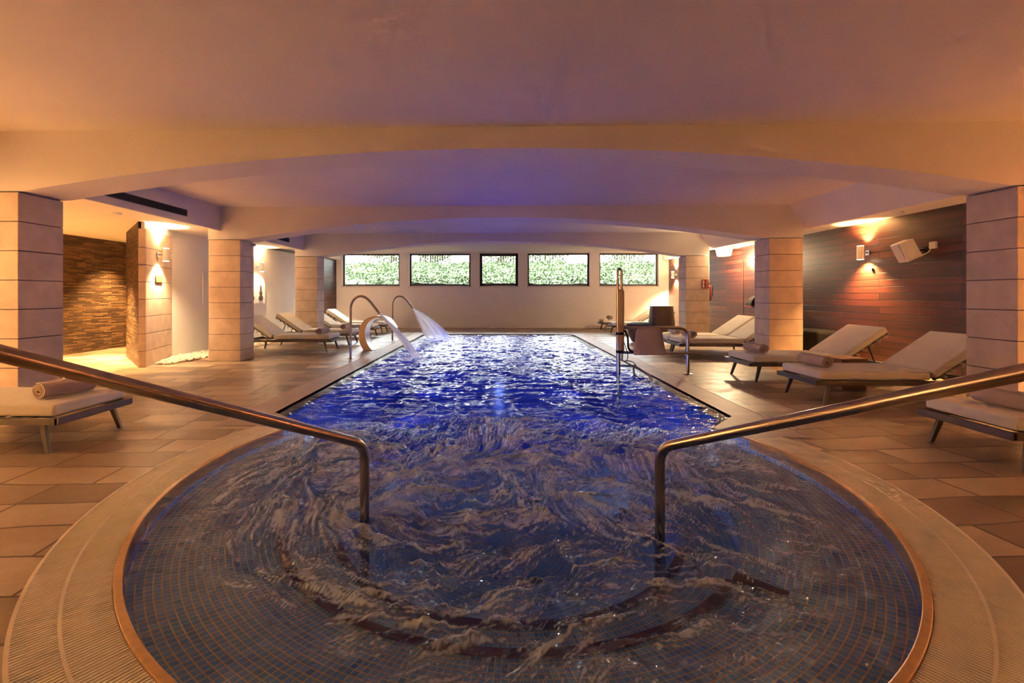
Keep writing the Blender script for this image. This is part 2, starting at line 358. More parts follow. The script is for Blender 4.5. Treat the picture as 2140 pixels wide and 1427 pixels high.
def rounded(path, rad, n=6):
    """polyline with corners rounded by arcs of about RAD"""
    Q = [Vector(p) for p in path]; out = [Q[0]]
    for i in range(1, len(Q)-1):
        a = (Q[i-1]-Q[i]); b = (Q[i+1]-Q[i]); r = min(rad, a.length*.45, b.length*.45)
        s = Q[i]+a.normalized()*r; e = Q[i]+b.normalized()*r
        for k in range(n+1):
            t = k/n; out.append(s*(1-t)**2+Q[i]*2*t*(1-t)+e*t*t)
    out.append(Q[-1]); return out
def fill(loops, z, name, mat, parent=None, flip=False):
    import bmesh
    bm = bmesh.new(); E = []
    for lp in loops:
        vs = [bm.verts.new((x, y, z)) for x, y in lp]
        for i in range(len(vs)): E.append(bm.edges.new((vs[i], vs[(i+1) % len(vs)])))
    bmesh.ops.triangle_fill(bm, use_beauty=True, use_dissolve=False, edges=E, normal=(0, 0, 1))
    for f in bm.faces:
        f.normal_update()
        if (f.normal.z < 0) != flip: f.normal_flip()
    me = bpy.data.meshes.new(name); bm.to_mesh(me); bm.free(); me.materials.append(mat)
    o = bpy.data.objects.new(name, me); COL.objects.link(o)
    if parent: o.parent = parent
    return o

# ------------------------------------------------------------------ measures (eye heights)
XL, XR = -3.912, 4.016         # inner column faces
CW, CD = .49, .39              # column width, depth
YC = (3.637, 6.865, 9.852)     # column front faces
H, HC, HA = 1.8526, 2.34, 2.03 # column top, ceiling, aisle ceiling
YB = 14.08                     # back wall
XWL, XWR = -5.02, 5.22
cx0, cy0, R1, R2 = .053, 2.692, 1.771, 2.036
PL, PR, KL, KR = -1.896, 1.936, -2.168, 2.190
YF, YFK = 11.8, 12.07
A0, A1 = math.radians(158), math.radians(377)     # grate arc, going through 270 degrees
TL, TR = math.radians(151.5), math.radians(387)   # where the round spa opens into the pool
def circ(a, r): return (cx0+r*math.cos(a), cy0+r*math.sin(a))

# ------------------------------------------------------------------ floor with the pool opening
ringo = [circ(A0+(A1-A0)*i/96, R2) for i in range(97)]
hole = ringo + [(KR, 3.25), (KR, YFK), (KL, YFK), (KL, 3.44)]
outer = [(-8.4, -2.6), (5.6, -2.6), (5.6, 14.3), (-8.4, 14.3)]
sc = lambda lp: [(x*U, y*U) for x, y in lp]
tag(fill([sc(outer), sc(hole)], 0, 'floor', M['floor']), kind='structure')

# pool edge outline (anticlockwise seen from above, starting at left tip, through the near side)
def pool_edge(off=0., n=120):
    pts = [circ(TL+(TR-TL)*i/n, R1-off) for i in range(n+1)]
    pts += [(PR-off, 3.83+off*.3)]
    r = .35
    for i in range(7):
        t = math.pi/2*i/6; pts.append((PR-off-r+r*math.cos(t), YF-off-r+r*math.sin(t)))
    for i in range(7):
        t = math.pi/2+math.pi/2*i/6; pts.append((PL+off+r+r*math.cos(t), YF-off-r+r*math.sin(t)))
    pts += [(PL+off, 3.85+off*.3)]
    return pts
E0 = pool_edge()
# coping slabs
cop = [(KL, 3.44), circ(A0, R2), circ(A0, R1)]
cop += [circ(A0+(TL-A0)*i/4, R1) for i in range(1, 5)]
cop += [(PL, 3.85)] + [p for p in reversed(E0[122:-1])]
cop += [(PR, 3.83)]
cop += [circ(TR+(A1-TR)*i/6, R1) for i in range(0, 7)] + [circ(A1, R2), (KR, 3.25), (KR, YFK), (KL, YFK)]
def clean(lp):
    o = []
    for p in lp:
        if not o or math.hypot(p[0]-o[-1][0], p[1]-o[-1][1]) > 1e-4: o.append(p)
    return o
cop = clean(cop)
co = fill([sc(cop)], .004, 'pool_coping', M['coping'])
so = co.modifiers.new('s', 'SOLIDIFY'); so.thickness = .05; so.offset = -1
tag(co, 'smooth tan stone coping along the straight pool edges', 'pool coping')
# bright metal strip along the outer edge of the coping
mb = MB()
for x, y0 in ((KL-.006, 3.44), (KR+.006, 3.25)): mb.box(P(x, (y0+YFK)/2, .003), (.012, (YFK-y0)*U, .008))
mb.box(P(0, YFK+.006, .003), ((KR-KL)*U, .012, .008))
mb.build('edge_strip', simple('strip', (.62, .42, .28), .35), co)

# ------------------------------------------------------------------ overflow grate around the spa
gr = empty('overflow_grate', P(cx0, cy0), label='curved sand coloured overflow grate ringing the round spa', cat='grate')
def ring(r0, r1, z0, z1, a0=A0, a1=A1, n=160):
    m = MB(); vs = []
    for i in range(n+1):
        a = a0+(a1-a0)*i/n; c, s = math.cos(a), math.sin(a)
        for r, z in ((r0, z0), (r0, z1), (r1, z1), (r1, z0)): vs.append((r*c, r*s, z))
    fs = [(i*4+k, i*4+(k+1) % 4, i*4+4+(k+1) % 4, i*4+4+k) for i in range(n) for k in range(4)]
    fs += [(3, 2, 1, 0), tuple(n*4+k for k in range(4))]
    return m.add(vs, fs)
ra, rb = (R1+.022)*U, R2*U; rm = (ra+rb)/2+.01
sl = MB()
for r0, r1 in ((ra+.004, rm-.006), (rm+.006, rb-.012)):
    n = int((A1-A0)*(r0+r1)/2/.0165)
    for i in range(n):
        a = A0+(A1-A0)*(i+.5)/n; c, s = math.cos(a), math.sin(a); t = .0050
        ax = Vector((c, s, 0)); tx = Vector((-s, c, 0))
        q = [ax*r0-tx*t, ax*r1-tx*t*r1/r0, ax*r1+tx*t*r1/r0, ax*r0+tx*t]
        sl.add([v+Vector((0, 0, z)) for z in (-.014, .004) for v in q], [(4, 5, 6, 7), (0, 1, 5, 4), (2, 3, 7, 6), (1, 2, 6, 5), (3, 0, 4, 7)])
sl.build('slats', M['grate'], gr)
ring(rm-.006, rm+.006, -.012, .005).build('middle_rib', M['grate'], gr)
ring(rb-.012, rb+.002, -.012, .006).build('outer_rim', M['grate'], gr)
ring(ra-.002, rb, -.10, -.016).build('channel', simple('channel_dark', (.10, .06, .035), .8), gr)
lip = ring(R1*U-.004, ra+.002, -.10, .010)
lo = lip.build('spa_lip', M['terracotta'], None, bevel=.004); lo.location = P(cx0, cy0)
tag(lo, 'orange glazed lip between the spa water and the grate', 'edge trim')

# ------------------------------------------------------------------ spa basin and pool shell
prof = [(R1, -.008), (R1-.005, -.085), (1.42, -.125), (1.24, -.16), (1.20, -.165), (1.20, -.25), (.96, -.26), (.93, -.27), (.93, -.45), (.6, -.47), (.001, -.48)]
def lathe_arc(prof, a0, a1, n, name, mat, parent=None, uv=True, off=0.):
    vs = []; uvs = []
    d = 0.; ds = [0.]
    for i in range(1, len(prof)): d += math.hypot(prof[i][0]-prof[i-1][0], prof[i][1]-prof[i-1][1])*U; ds.append(d)
    for i in range(n+1):
        a = a0+(a1-a0)*i/n
        for (r, z), dd in zip(prof, ds):
            vs.append(((cx0+r*math.cos(a))*U, (cy0+r*math.sin(a))*U, z*U)); uvs.append(((a-a0)*R1*U*.92, dd))
    m = len(prof); fs = [(i*m+k, i*m+k+1, (i+1)*m+k+1, (i+1)*m+k) for i in range(n) for k in range(m-1)]
    me = bpy.data.meshes.new(name); me.from_pydata(vs, [], fs); ul = me.uv_layers.new(name='UVMap')
    for lp in me.loops: ul.data[lp.index].uv = uvs[lp.vertex_index]
    me.materials.append(mat); o = bpy.data.objects.new(name, me); COL.objects.link(o)
    if parent: o.parent = parent
    return o
basin = empty('spa_basin', P(0, 0), label='round spa basin of blue grey mosaic with underwater steps', cat='pool basin')
lathe_arc(prof, TL, TR, 160, 'mosaic_steps', M['spatile'], basin)
lathe_arc([(1.70, -.485), (.001, -.485)], 0, 2*math.pi, 80, 'spa_bottom', M['spatile'], basin)
lathe_arc([(1.232, -.158), (1.232, -.152), (1.19, -.156), (1.19, -.18)], math.radians(200), math.radians(318), 90, 'step_nosing', M['nosing'], basin)
lathe_arc([(.97, -.258), (.97, -.252), (.925, -.255), (.925, -.30)], math.radians(205), math.radians(335), 90, 'step_nosing', M['nosing'], basin)
for a in (math.radians(318),):
    c, s = math.cos(a), math.sin(a)
    nb = MB(); nb.box(((cx0+1.42*c)*U, (cy0+1.42*s)*U, -.17), (.5, .06, .02), rz=a); nb.build('step_nosing', M['nosing'], basin)
shell = empty('swimming_pool_basin', P(0, 0), label='long rectangular pool basin lined with dark blue mosaic', cat='pool basin')
E1 = pool_edge(.095)
sh = MB(); out = E0[120:]; inn = E1[120:]
out.append(E0[0]); inn.append(E1[0]); n = len(out)
vs = [(x*U, y*U, -.0) for x, y in out]+[(x*U, y*U, -.035) for x, y in out]+[(x*U, y*U, -.05) for x, y in inn]
sh.add(vs, [(i+k*n, i+1+k*n, i+1+(k+1)*n, i+(k+1)*n) for i in range(n-1) for k in (0, 1)])
sh.build('overflow_ledge', M['ledgetile'], shell)
sh = MB(); sh.add([(x*U, y*U, -.05) for x, y in inn]+[(x*U, y*U, -1.2) for x, y in inn], [(i, i+1, i+1+n, i+n) for i in range(n-1)])
sh.build('side_walls', M['pooltile'], shell)
fl = MB(); fl.add([P(-2.2, .3, -.84), P(2.2, .3, -.84), P(2.2, 12.2, -.84), P(-2.2, 12.2, -.84)], [(0, 1, 2, 3)]); fl.build('pool_bottom', M['pooltile'], shell)
# underwater wall between spa and pool with its blue light strip
lathe_arc([(1.62, -.84), (1.62, -.5), (1.72, -.5), (1.72, -.84)], math.radians(33), math.radians(147), 60, 'dividing_wall', M['pooltile'], shell)

# ------------------------------------------------------------------ water
rng = np.random.default_rng(5)
TAB = rng.random((256, 256))
def vnoise(x, y, seed=0):
    x = x+seed*17.3; y = y+seed*31.7
    xi = np.floor(x).astype(int); yi = np.floor(y).astype(int); fx = x-xi; fy = y-yi
    fx = fx*fx*fx*(fx*(fx*6-15)+10); fy = fy*fy*fy*(fy*(fy*6-15)+10)
    g = lambda a, b: TAB[a & 255, b & 255]
    return (g(xi, yi)*(1-fx)+g(xi+1, yi)*fx)*(1-fy)+(g(xi, yi+1)*(1-fx)+g(xi+1, yi+1)*fx)*fy
def fbm(x, y, o=4, seed=0, g=.5):
    s = 0; a = 1; t = 0
    for k in range(o): s = s+a*vnoise(x*2**k+k*3.1*y*.0, y*2**k, seed+k); t += a; a *= g
    return s/t
def ridged(x, y, o=4, seed=0, g=.55):
    s = 0; a = 1; t = 0
    for k in range(o): s = s+a*(1-np.abs(2*vnoise(x*2**k, y*2**k, seed+k)-1))**2; t += a; a *= g
    return s/t
JETS = [(-1.13, 2.80, .50, 1.), (-.62, 2.08, .36, 1.), (-1.0, 2.30, .42, .8), (1.08, 2.62, .50, 1.), (.80, 2.95, .38, .7), (.10, 3.15, .40, .5), (.38, 2.25, .34, .55), (.12, 2.75, .36, .55), (-.35, 2.75, .4, .5)]
def water_fields(X, Y):
    """height in metres, foam 0..1, fine ripple strength, depth tint; X, Y in eye heights"""
    r = np.hypot(X-cx0, Y-cy0); mx, my = X*U, Y*U
    spa = 1/(1+np.exp((r-1.60)/.07))*(1/(1+np.exp((Y-3.82)/.09)))
    wx = fbm(mx*2.2, my*2.2, 3, 11)-.5; wy = fbm(mx*2.2+9, my*2.2, 3, 13)-.5
    # short choppy ripples of the swimming pool, crests across the room
    hp = (.034+.016*np.clip((6.5-Y)/2.2, 0, 1))*(ridged(mx*3.3+wx*1.6, my*6.6+wy*2.0, 4, 3, .5)-.45)+.010*(fbm(mx*13, my*24, 3, 8)-.5)
    edge = np.clip(np.minimum(np.minimum(X-PL, PR-X), YF-Y)/.16, .12, 1); edge = np.where(Y < 3.6, 1, edge)
    drop = lambda a, b, c, d: np.exp(-(((X-a)/c)**2+((Y-b)/d)**2))
    dropl = (drop(-1.28, 7.35, .26, .45)+drop(-1.32, 10.4, .38, .6)+drop(-1.62, 8.5, .16, .35))*(Y > 5)
    pool_foam = dropl*.9*np.clip((fbm(mx*12, my*14, 4, 90, .6)-.33)*3, 0, 1)
    if Y.min() > 4.1:
        return hp*edge, np.clip(pool_foam, 0, .95), np.full(X.shape, .30), .5*np.clip((edge-.4)*2, 0, 1)
    # flow of the boiling spa: out of each jet, plus a slow wandering drift
    ang = (fbm(mx*1.6, my*1.6, 4, 33)-.5)*4.2+.25
    vx, vy = .42*np.cos(ang), .42*np.sin(ang); mound = 0
    for jx, jy, jr, js in JETS:
        ex, ey = X-jx+wx*.22, Y-jy+wy*.22; d = np.hypot(ex, ey)+1e-3; g = js*np.exp(-(d/jr)**2)
        mound = mound+g; k = js*np.exp(-(d/(jr*1.3))**2)*np.clip(d/.10, 0, 1); vx = vx+.75*k*ex/d; vy = vy+.75*k*ey/d
    vn = np.hypot(vx, vy)+1e-5; vx, vy = vx/vn, vy/vn
    # strands: noise drawn out along the flow
    dx = abs(X[0, 1]-X[0, 0]); ny, nx = X.shape
    def lic(freq, steps, seed, step=.011):
        base = fbm(mx*freq, my*freq, 3, seed, .6) if freq else np.random.default_rng(seed).random(X.shape); acc = base.copy(); n = 1
        for sgn in (1, -1):
            px, py = X.copy(), Y.copy(); ux, uy = vx, vy
            for q in range(steps):
                px = px+sgn*step*ux; py = py+sgn*step*uy
                ix = np.clip(((px-X[0, 0])/dx).round().astype(int), 0, nx-1); iy = np.clip(((py-Y[0, 0])/dx).round().astype(int), 0, ny-1)
                ux, uy = vx[iy, ix], vy[iy, ix]; acc = acc+base[iy, ix]; n += 1
        acc = acc/n; return (acc-acc.mean())/acc.std()
    lf = lic(0, 11, 210, .0065); lm = lic(24, 9, 230, .010); lb = lic(9, 8, 250, .014)
    rid = (ridged(mx*3.6+wx*2.4, my*4.8+wy*2.4, 5, 21, .58)-.45)/.16
    big = (fbm(mx*1.5+wx, my*2.2+wy, 3, 260)-.5)/.16
    calm_ring = 1/(1+np.exp((r-1.54+.05*big)/.045)); near = 1/(1+np.exp((1.12-Y)/.10))
    mound = np.clip(mound, 0, 1.25)
    env = np.clip(.58+.25*mound+.16*big+.08*lb, .10, 1)
    st = np.clip((.34*lm+.80*lf+.10*lb+.08)*.85, 0, 1.5)
    veil = np.clip(mound*.95-.25, 0, 1)*.30*(1+.5*lm)+np.clip(.07+.04*lb, 0, 1)
    crest = np.clip((.55*lm+.75*lf+.30*lb-1.0)*1.2, 0, 1)
    foam = (env*st*.95+np.clip(veil, 0, 1)+.95*crest)*calm_ring*(.7+.3*near)
    foam = np.clip(foam, 0, .93)*spa
    hs = .010*lb+.0055*lm+.0011*lf+.06*mound+.013*rid+.012*big
    amp = spa*(.22+.78*calm_ring)*(.55+.45*near)
    h = hp*(1-spa)*edge+hs*amp
    deep = .5*(1-spa)*np.clip((edge-.4)*2, 0, 1)*(Y > 3.6)+spa*(.80/(1+np.exp((r-1.17)/.07))+.20/(1+np.exp((r-1.42)/.05)))
    return h, np.clip(foam+pool_foam, 0, .95), .30+.35*spa, np.clip(deep, 0, 1)
def water_grid(xs, ys, mask):
    pass
def inside(X, Y):
    r = np.hypot(X-cx0, Y-cy0)
    a = r < R1-.001
    ys = 3.5
    left = PL+(np.clip(3.9-Y, 0, 9))*((1.5-1.896)/(3.54-3.9))*-1*-1
    b = (Y > 3.50) & (Y < YF) & (X > np.where(Y < 3.85, PL+(3.85-Y)*1.25, PL)) & (X < np.where(Y < 3.83, PR-(3.83-Y)*.90, PR))
    return a | b
def add_water():
    V = []; Fc = []; FO = []; FS = []; FD = []; base = 0
    # near half: 1.3 cm grid, far half: coarser
    blocks = [(np.arange(-1.93, 1.97, .0065), np.arange(.90, 4.2+1e-6, .0065)), (np.arange(-1.93, 1.97, .02), np.arange(4.2, YF+.01, .02))]
    blocks[1] = (blocks[0][0][::3], np.arange(blocks[0][1][-1], YF+.02, .017))
    for xs, ys in blocks:
        X, Y = np.meshgrid(xs, ys); h, fo, fs, fd = water_fields(X, Y)
        ok = inside(X, Y)
        cell = ok[:-1, :-1] & ok[1:, :-1] & ok[:-1, 1:] & ok[1:, 1:]
        # let border cells count when any corner is in, then clamp their corners to the edge
        cell = ok[:-1, :-1] | ok[1:, :-1] | ok[:-1, 1:] | ok[1:, 1:]
        ny, nx = X.shape; idx = np.arange(nx*ny).reshape(ny, nx)
        # snap outside vertices onto the circle on the spa side
        r = np.hypot(X-cx0, Y-cy0); low = Y < 3.5
        k = np.where(low & (r > R1-.001), (R1-.001)/np.maximum(r, 1e-6), 1.)
        Xn = cx0+(X-cx0)*k; Yn = cy0+(Y-cy0)*k
        Xn = np.where(low, Xn, np.clip(Xn, PL+.001, PR-.001)); Yn = np.minimum(Yn, YF-.001)
        q = np.stack([idx[:-1, :-1], idx[:-1, 1:], idx[1:, 1:], idx[1:, :-1]], -1)[cell]
        used = np.zeros(nx*ny, bool); used[q.ravel()] = True; remap = np.cumsum(used)-1
        vv = np.stack([Xn.ravel()*U, Yn.ravel()*U, h.ravel()-.014], -1)[used]
        V.append(vv); Fc.append(remap[q]+base); FO.append(fo.ravel()[used]); FS.append(fs.ravel()[used]); FD.append(fd.ravel()[used]); base += len(vv)
    V = np.concatenate(V); Fc = np.concatenate(Fc); FO = np.concatenate(FO); FS = np.concatenate(FS); FD = np.concatenate(FD)
    me = bpy.data.meshes.new('pool_water'); me.vertices.add(len(V)); me.vertices.foreach_set('co', V.ravel())
    me.loops.add(Fc.size); me.loops.foreach_set('vertex_index', Fc.ravel().astype(np.int32))
    me.polygons.add(len(Fc)); me.polygons.foreach_set('loop_start', np.arange(0, Fc.size, 4, dtype=np.int32))
    me.update(); me.validate()
    me.polygons.foreach_set('use_smooth', np.ones(len(me.polygons), bool))
    for nm, A in (('foam', FO), ('calm', FS), ('deep', FD)):
        at = me.attributes.new(nm, 'FLOAT', 'POINT'); at.data.foreach_set('value', A.astype(np.float32))
    me.materials.append(M['water'])
    o = bpy.data.objects.new('pool_water', me); COL.objects.link(o)
    tag(o, 'blue pool and foaming spa water filling the basin', 'water', kind='stuff')
add_water()

# ------------------------------------------------------------------ stone columns, beams, ceilings
def block_pillar(name, poly_fn, ztop, mat, rows, parent=None):
    m = MB(); zs = [0.]+rows+[ztop]
    for a, b in zip(zs[:-1], zs[1:]): m.prism(poly_fn(0.), a+.0035 if a else 0., b-.0035 if b < ztop else b)
    o = m.build(name, mat, parent, bevel=.004, seg=1)
    m2 = MB(); m2.prism(poly_fn(.012), 0, ztop-.001); m2.build('joint_core', M['joint'], o)
    return o
ROWS = [(.163+.2405*i)*U for i in range(7)]
labs = {(0, 0): 'stone block column behind the towel lounger at the photo\'s left edge', (0, 1): 'stone block column beside the strip of white pebbles',
        (0, 2): 'stone block column in front of the dark louvred wood, left of the windows', (1, 0): 'stone block column at the photo\'s right edge, beside the speaker wall',
        (1, 1): 'stone block column between the lounger pairs in front of the wooden wall', (1, 2): 'stone block column with the red fire sign on it'}
for sd, xa in ((0, XL-CW), (1, XR)):
    for k, y in enumerate(YC):
        fn = lambda i, xa=xa, y=y: [(xa*U+i, y*U+i), ((xa+CW)*U-i, y*U+i), ((xa+CW)*U-i, (y+CD)*U-i), (xa*U+i, (y+CD)*U-i)]
        o = block_pillar('stone_column', fn, H*U-.012, M['stone'], ROWS)
        tag(o, labs[(sd, k)], 'column', 'sandstone block columns')
for k, y in enumerate(YC):
    n = 48; pts = [(XL-CW-.005, H)]
    zc = 2.168; hw = (XR-XL)/2-.06; xm = (XR+XL)/2
    for i in range(n+1):
        t = -1+2*i/n; pts.append((xm+t*hw, zc-(zc-H)*t*t))
    pts.append((XR+CW+.005, H)); m = MB(); N2 = len(pts)
    poly = pts+[(XR+CW+.005, HC+.02), (XL-CW-.005, HC+.02)]
    vs = [(x*U, (y-.002)*U, z*U) for x, z in poly]+[(x*U, (y+CD+.002)*U, z*U) for x, z in poly]; nn = len(poly)
    fs = []
    # faces as strips (front/back) to stay planar and well triangulated
    top = [(x, HC+.02) for x, z in pts]
    m = MB(); vv = []
    for yy in (y-.002, y+CD+.002):
        for (x, z), (tx, tz) in zip(pts, top): vv += [(x*U, yy*U, z*U), (tx*U, yy*U, tz*U)]
    b = 2*N2
    for i in range(N2-1):
        a = 2*i; fs += [(a, a+2, a+3, a+1), (b+a, b+a+1, b+a+3, b+a+2), (a, b+a, b+a+2, a+2), (a+1, a+3, b+a+3, b+a+1)]
    fs += [(0, 1, b+1, b), (2*N2-2, b+2*N2-2, b+2*N2-1, 2*N2-1)]
    m.add(vv, fs); o = m.build('trim_%d' % (k+1), M['ceiling'])
    tag(o, kind='structure')
YE = 10.0; HB = 2.10
mb = MB()
def quad(a, b, c, d): mb.add([P(*a), P(*b), P(*c), P(*d)], [(0, 1, 2, 3)])
quad((-4.208, YE, HC), (4.30, YE, HC), (4.30, -2.6, HC), (-4.208, -2.6, HC)); quad((-4.86, YB, HC), (5.02, YB, HC), (5.02, YE, HC), (-4.86, YE, HC))
quad((-4.208, -2.6, HC), (-4.208, YE, HC), (-4.208, YE, 1.984), (-4.208, -2.6, 1.984))
quad((-4.208, -2.6, 1.984), (-4.208, YE, 1.984), (-4.26, YE, 1.984), (-4.26, -2.6, 1.984))
quad((-4.26, -2.6, 1.984), (-4.26, YE, 1.984), (-4.26, YE, HA), (-4.26, -2.6, HA))
quad((-4.26, -2.6, HA), (-4.26, YE, HA), (-8.4, YE, HA), (-8.4, -2.6, HA))
quad((4.30, -2.6, HC), (4.30, YE, HC), (4.55, YE, 1.984), (4.55, -2.6, 1.984))
quad((4.55, -2.6, 1.984), (4.55, YE, 1.984), (4.60, YE, 1.984), (4.60, -2.6, 1.984))
quad((4.60, -2.6, 1.984), (4.60, YE, 1.984), (4.60, YE, HA), (4.60, -2.6, HA))
quad((4.60, -2.6, HA), (4.60, YE, HA), (5.6, YE, HA), (5.6, -2.6, HA))
quad((-4.86, YE, HC), (-4.86, YB, HC), (-4.86, YB, HB), (-4.86, YE, HB)); quad((-4.86, YE, HB), (-4.86, YB, HB), (-8.4, YB, HB), (-8.4, YE, HB))
quad((5.02, YE, HC), (5.02, YB, HC), (5.02, YB, HB), (5.02, YE, HB)); quad((5.02, YE, HB), (5.02, YB, HB), (5.6, YB, HB), (5.6, YE, HB))
quad((-8.4, YE, 2.5), (5.6, YE, 2.5), (5.6, YE, HC), (-8.4, YE, HC)); quad((-8.4, YE, HC), (-4.208, YE, HC), (-4.208, YE, HA), (-8.4, YE, HA)); quad((4.35, YE, HC), (5.6, YE, HC), (5.6, YE, HA), (4.55, YE, 1.984))
tag(mb.build('ceiling', M['ceiling']), kind='structure')

# ------------------------------------------------------------------ walls
m = MB(); m.box(P((XWR+5.6)/2, 5.75, 1.03), ((5.6-XWR)*U, 16.7*U, 2.1*U)); tag(m.build('wall_right', M['wood']), kind='structure')
m = MB(); m.prism(sc([(-5.20, 7.17), (-5.00, 12.1), (-5.6, 12.1), (-5.6, 7.40)]), 0, HA*U); tag(m.build('wall_left', M['plaster']), kind='structure')
m = MB(); m.box(P(-5.3, 13.08, 1.03), (.62*U, 1.96*U, 2.1*U)); tag(m.build('wall_left_far', M['wood']), kind='structure')
m = MB(); m.box(P(-5.5, .2, 1.03), (.7*U, 5.6*U, 2.1*U)); tag(m.build('wall_left_near', M['plaster']), kind='structure')
m = MB(); m.box(P(-7.46, 5.8, 1.03), (.4*U, 13.*U, 2.1*U)); tag(m.build('wall_passage', M['slate']), kind='structure')
m = MB(); m.box(P(-6.4, 11.0, 1.03), (1.9*U, .3*U, 2.1*U)); tag(m.build('wall_passage_end', M['plaster']), kind='structure')
m = MB(); m.box(P(-1.4, -2.6, 1.2), (14.2*U, .2*U, 2.4*U)); tag(m.build('wall_front', M['plaster']), kind='structure')
# pier of stone blocks with its slate clad flank
pier = [sv(-4.965, 6.33), sv(-4.885, 6.36), sv(-5.215, 7.36), sv(-6.06, 7.50)]
pr = empty('stone_pier', P(*pier[0]), label='stone block pier with slate side and wall lamp beside the passage', cat='pillar')
def pfn(i): return sc([sv(*q) for q in (((-4.965, 6.33), (-4.885, 6.36), (-5.21, 7.35), (-5.29, 7.33)) if i == 0 else ((-4.955, 6.345), (-4.90, 6.37), (-5.215, 7.34), (-5.28, 7.33)))])
loc0 = Vector(P(*pier[0]))
def shift(o):
    for v in o.data.vertices: v.co -= loc0
o = block_pillar('block_facing', pfn, 1.925*U, M['stone'], [.06*U+r for r in ROWS]); o.parent = pr; shift(o)
for c in o.children: shift(c)
o = MB().prism(sc([sv(-4.99, 6.36), sv(-5.27, 7.335), sv(-6.00, 7.60), sv(-6.08, 7.50)]), 0, 2.03*U).build('slate_cladding', M['slate'], pr); shift(o)
o = MB().prism(sc([sv(-4.93, 6.40), sv(-5.20, 7.35), sv(-5.22, 7.33), sv(-4.98, 6.40)]), 1.925*U, 2.03*U).build('plaster_top', M['plaster'], pr); shift(o)
# back wall with five window openings
WZ0, WZ1 = 1.277, 2.296
def wx(px):
    k = (px-1014.8)/956.2; return (k-.0257)*YB/(1+.0257*k)
wins = [(wx(714.6), wx(834.8)), (wx(855), wx(983.2)), (wx(1002.5), wx(1083)), (wx(1102.8), wx(1232.5)), (wx(1253), wx(1377))]
m = MB(); th = .34
def bwall(x0, x1, z0, z1): m.box(P((x0+x1)/2, YB+th/2, (z0+z1)/2), ((x1-x0)*U, th*U, (z1-z0)*U))
bwall(-5.6, 5.6, 0, WZ0); bwall(-5.6, 5.6, WZ1, 2.5)
xs = [-5.6]+[v for w in wins for v in w]+[5.6]
for i in range(0, len(xs), 2): bwall(xs[i], xs[i+1], WZ0, WZ1)
tag(m.build('wall_back', M['backwall']), kind='structure')
for i, (x0, x1) in enumerate(wins):
    w = empty('window_%d' % (i+1), P((x0+x1)/2, YB+.15, WZ0), kind='structure')
    fw = .078 if i == 2 else .050; hw_ = (x1-x0)/2*U; hh = (WZ1-WZ0)*U; t = fw*U
    f = MB(); f.box((-hw_+t/2, 0, hh/2), (t, .08, hh)); f.box((hw_-t/2, 0, hh/2), (t, .08, hh)); f.box((0, 0, t/2+.02), (2*hw_, .08, t)); f.box((0, 0, hh-t/2), (2*hw_, .08, t))
    f.build('window_frame', M['wframe'], w, bevel=.004)
    MB().box((0, 0, hh/2), (2*hw_-t, .008, hh-t)).build('pane', M['glass'], w)
    MB().box((0, -.19, -.008), (2*hw_+.09, .05, .03)).build('sill', simple('sill_stone', (.55, .45, .38), .6), w)

# slot vents in the left soffit
def vent(y0, y1, lab):
    y0 -= .10; y1 -= .10
    e = empty('ceiling_vent', P(-4.208, (y0+y1)/2, 2.112), label=lab, cat='vent', group='slot vents in the soffit')
    MB().box((.004, 0, 0), (.008, (y1-y0)*U, .085*U)).build('vent_panel', M['black'], e)
    f = MB(); l = (y1-y0)*U
    for z in (-.05, .05): f.box((.012, 0, z), (.014, l, .008))
    for k in range(5): f.box((.012, -l/2+l*k/4, 0), (.014, .012, .1))
    for k in range(5): f.box((.011, 0, -.036+.018*k), (.010, l, .004))
    f.build('grille', M['vent'], e)
vent(4.15, 6.18, 'long dark slot vent in the soffit above the slate passage')
vent(7.35, 9.22, 'dark slot vent in the soffit above the stacked stone artwork')

# ------------------------------------------------------------------ wall lamps
def wall_lamp(loc, nrm, label, watts=34, col=WARM2, group='cylinder wall lamps', down=1.):
    e = empty('wall_lamp', loc, math.atan2(nrm[1], nrm[0]), label=label, cat='lamp', group=group)
    r, h_ = .052, .235; d = .13
    MB().lathe([(r, -h_/2), (r+.004, -h_/2+.004), (r, -h_/2+.01), (r, h_/2)], 24, (d, 0, 0)).build('lamp_body', M['white'], e, smooth=True)
    MB().lathe([(0.001, -.002), (r-.004, -.002), (r-.004, 0), (.001, 0)], 20, (d, 0, -h_/2-.001)).build('lower_lens', M['glowW'], e)
    MB().lathe([(0.001, 0), (r-.004, 0), (r-.004, .002), (.001, .002)], 20, (d, 0, h_/2+.001)).build('upper_lens', M['glowW'], e)
    MB().box((.04, 0, 0), (.08, .025, .025)).box((.006, 0, 0), (.012, .085, .085)).build('bracket', M['brushed'], e)
    n = Vector((nrm[0], nrm[1], 0)).normalized(); c = Vector(loc)+n*d*.85
    watts *= 7.
    spot('lamp_light', c+Vector((0, 0, h_/2+.02)), (-n.x*.16, -n.y*.16, 1), watts, col, 112, .9, .03)
    spot('lamp_light', c-Vector((0, 0, h_/2+.02)), (-n.x*.16, -n.y*.16, -1), watts*down, col, 124, .9, .03)
ZL = 1.60
WG = 'cylinder wall lamps'
wall_lamp(PS(XWR, 6.45, ZL), (-1, 0), 'pale cylinder wall lamp on the dark wooden wall beside the speaker', 38, WARM)
wall_lamp(PS(XWR, 13.35, ZL), (-1, 0), 'small cylinder wall lamp beyond the column with the fire sign', 60, WARM2)
wall_lamp(P(-4.99, 12.45, ZL), (1, 0), 'unseen cylinder wall lamp added for light on the dark boards behind the far fountain side column', 55, (1., .80, .56))  # added lamp, unseen behind the column, to brighten the back wall and far bay
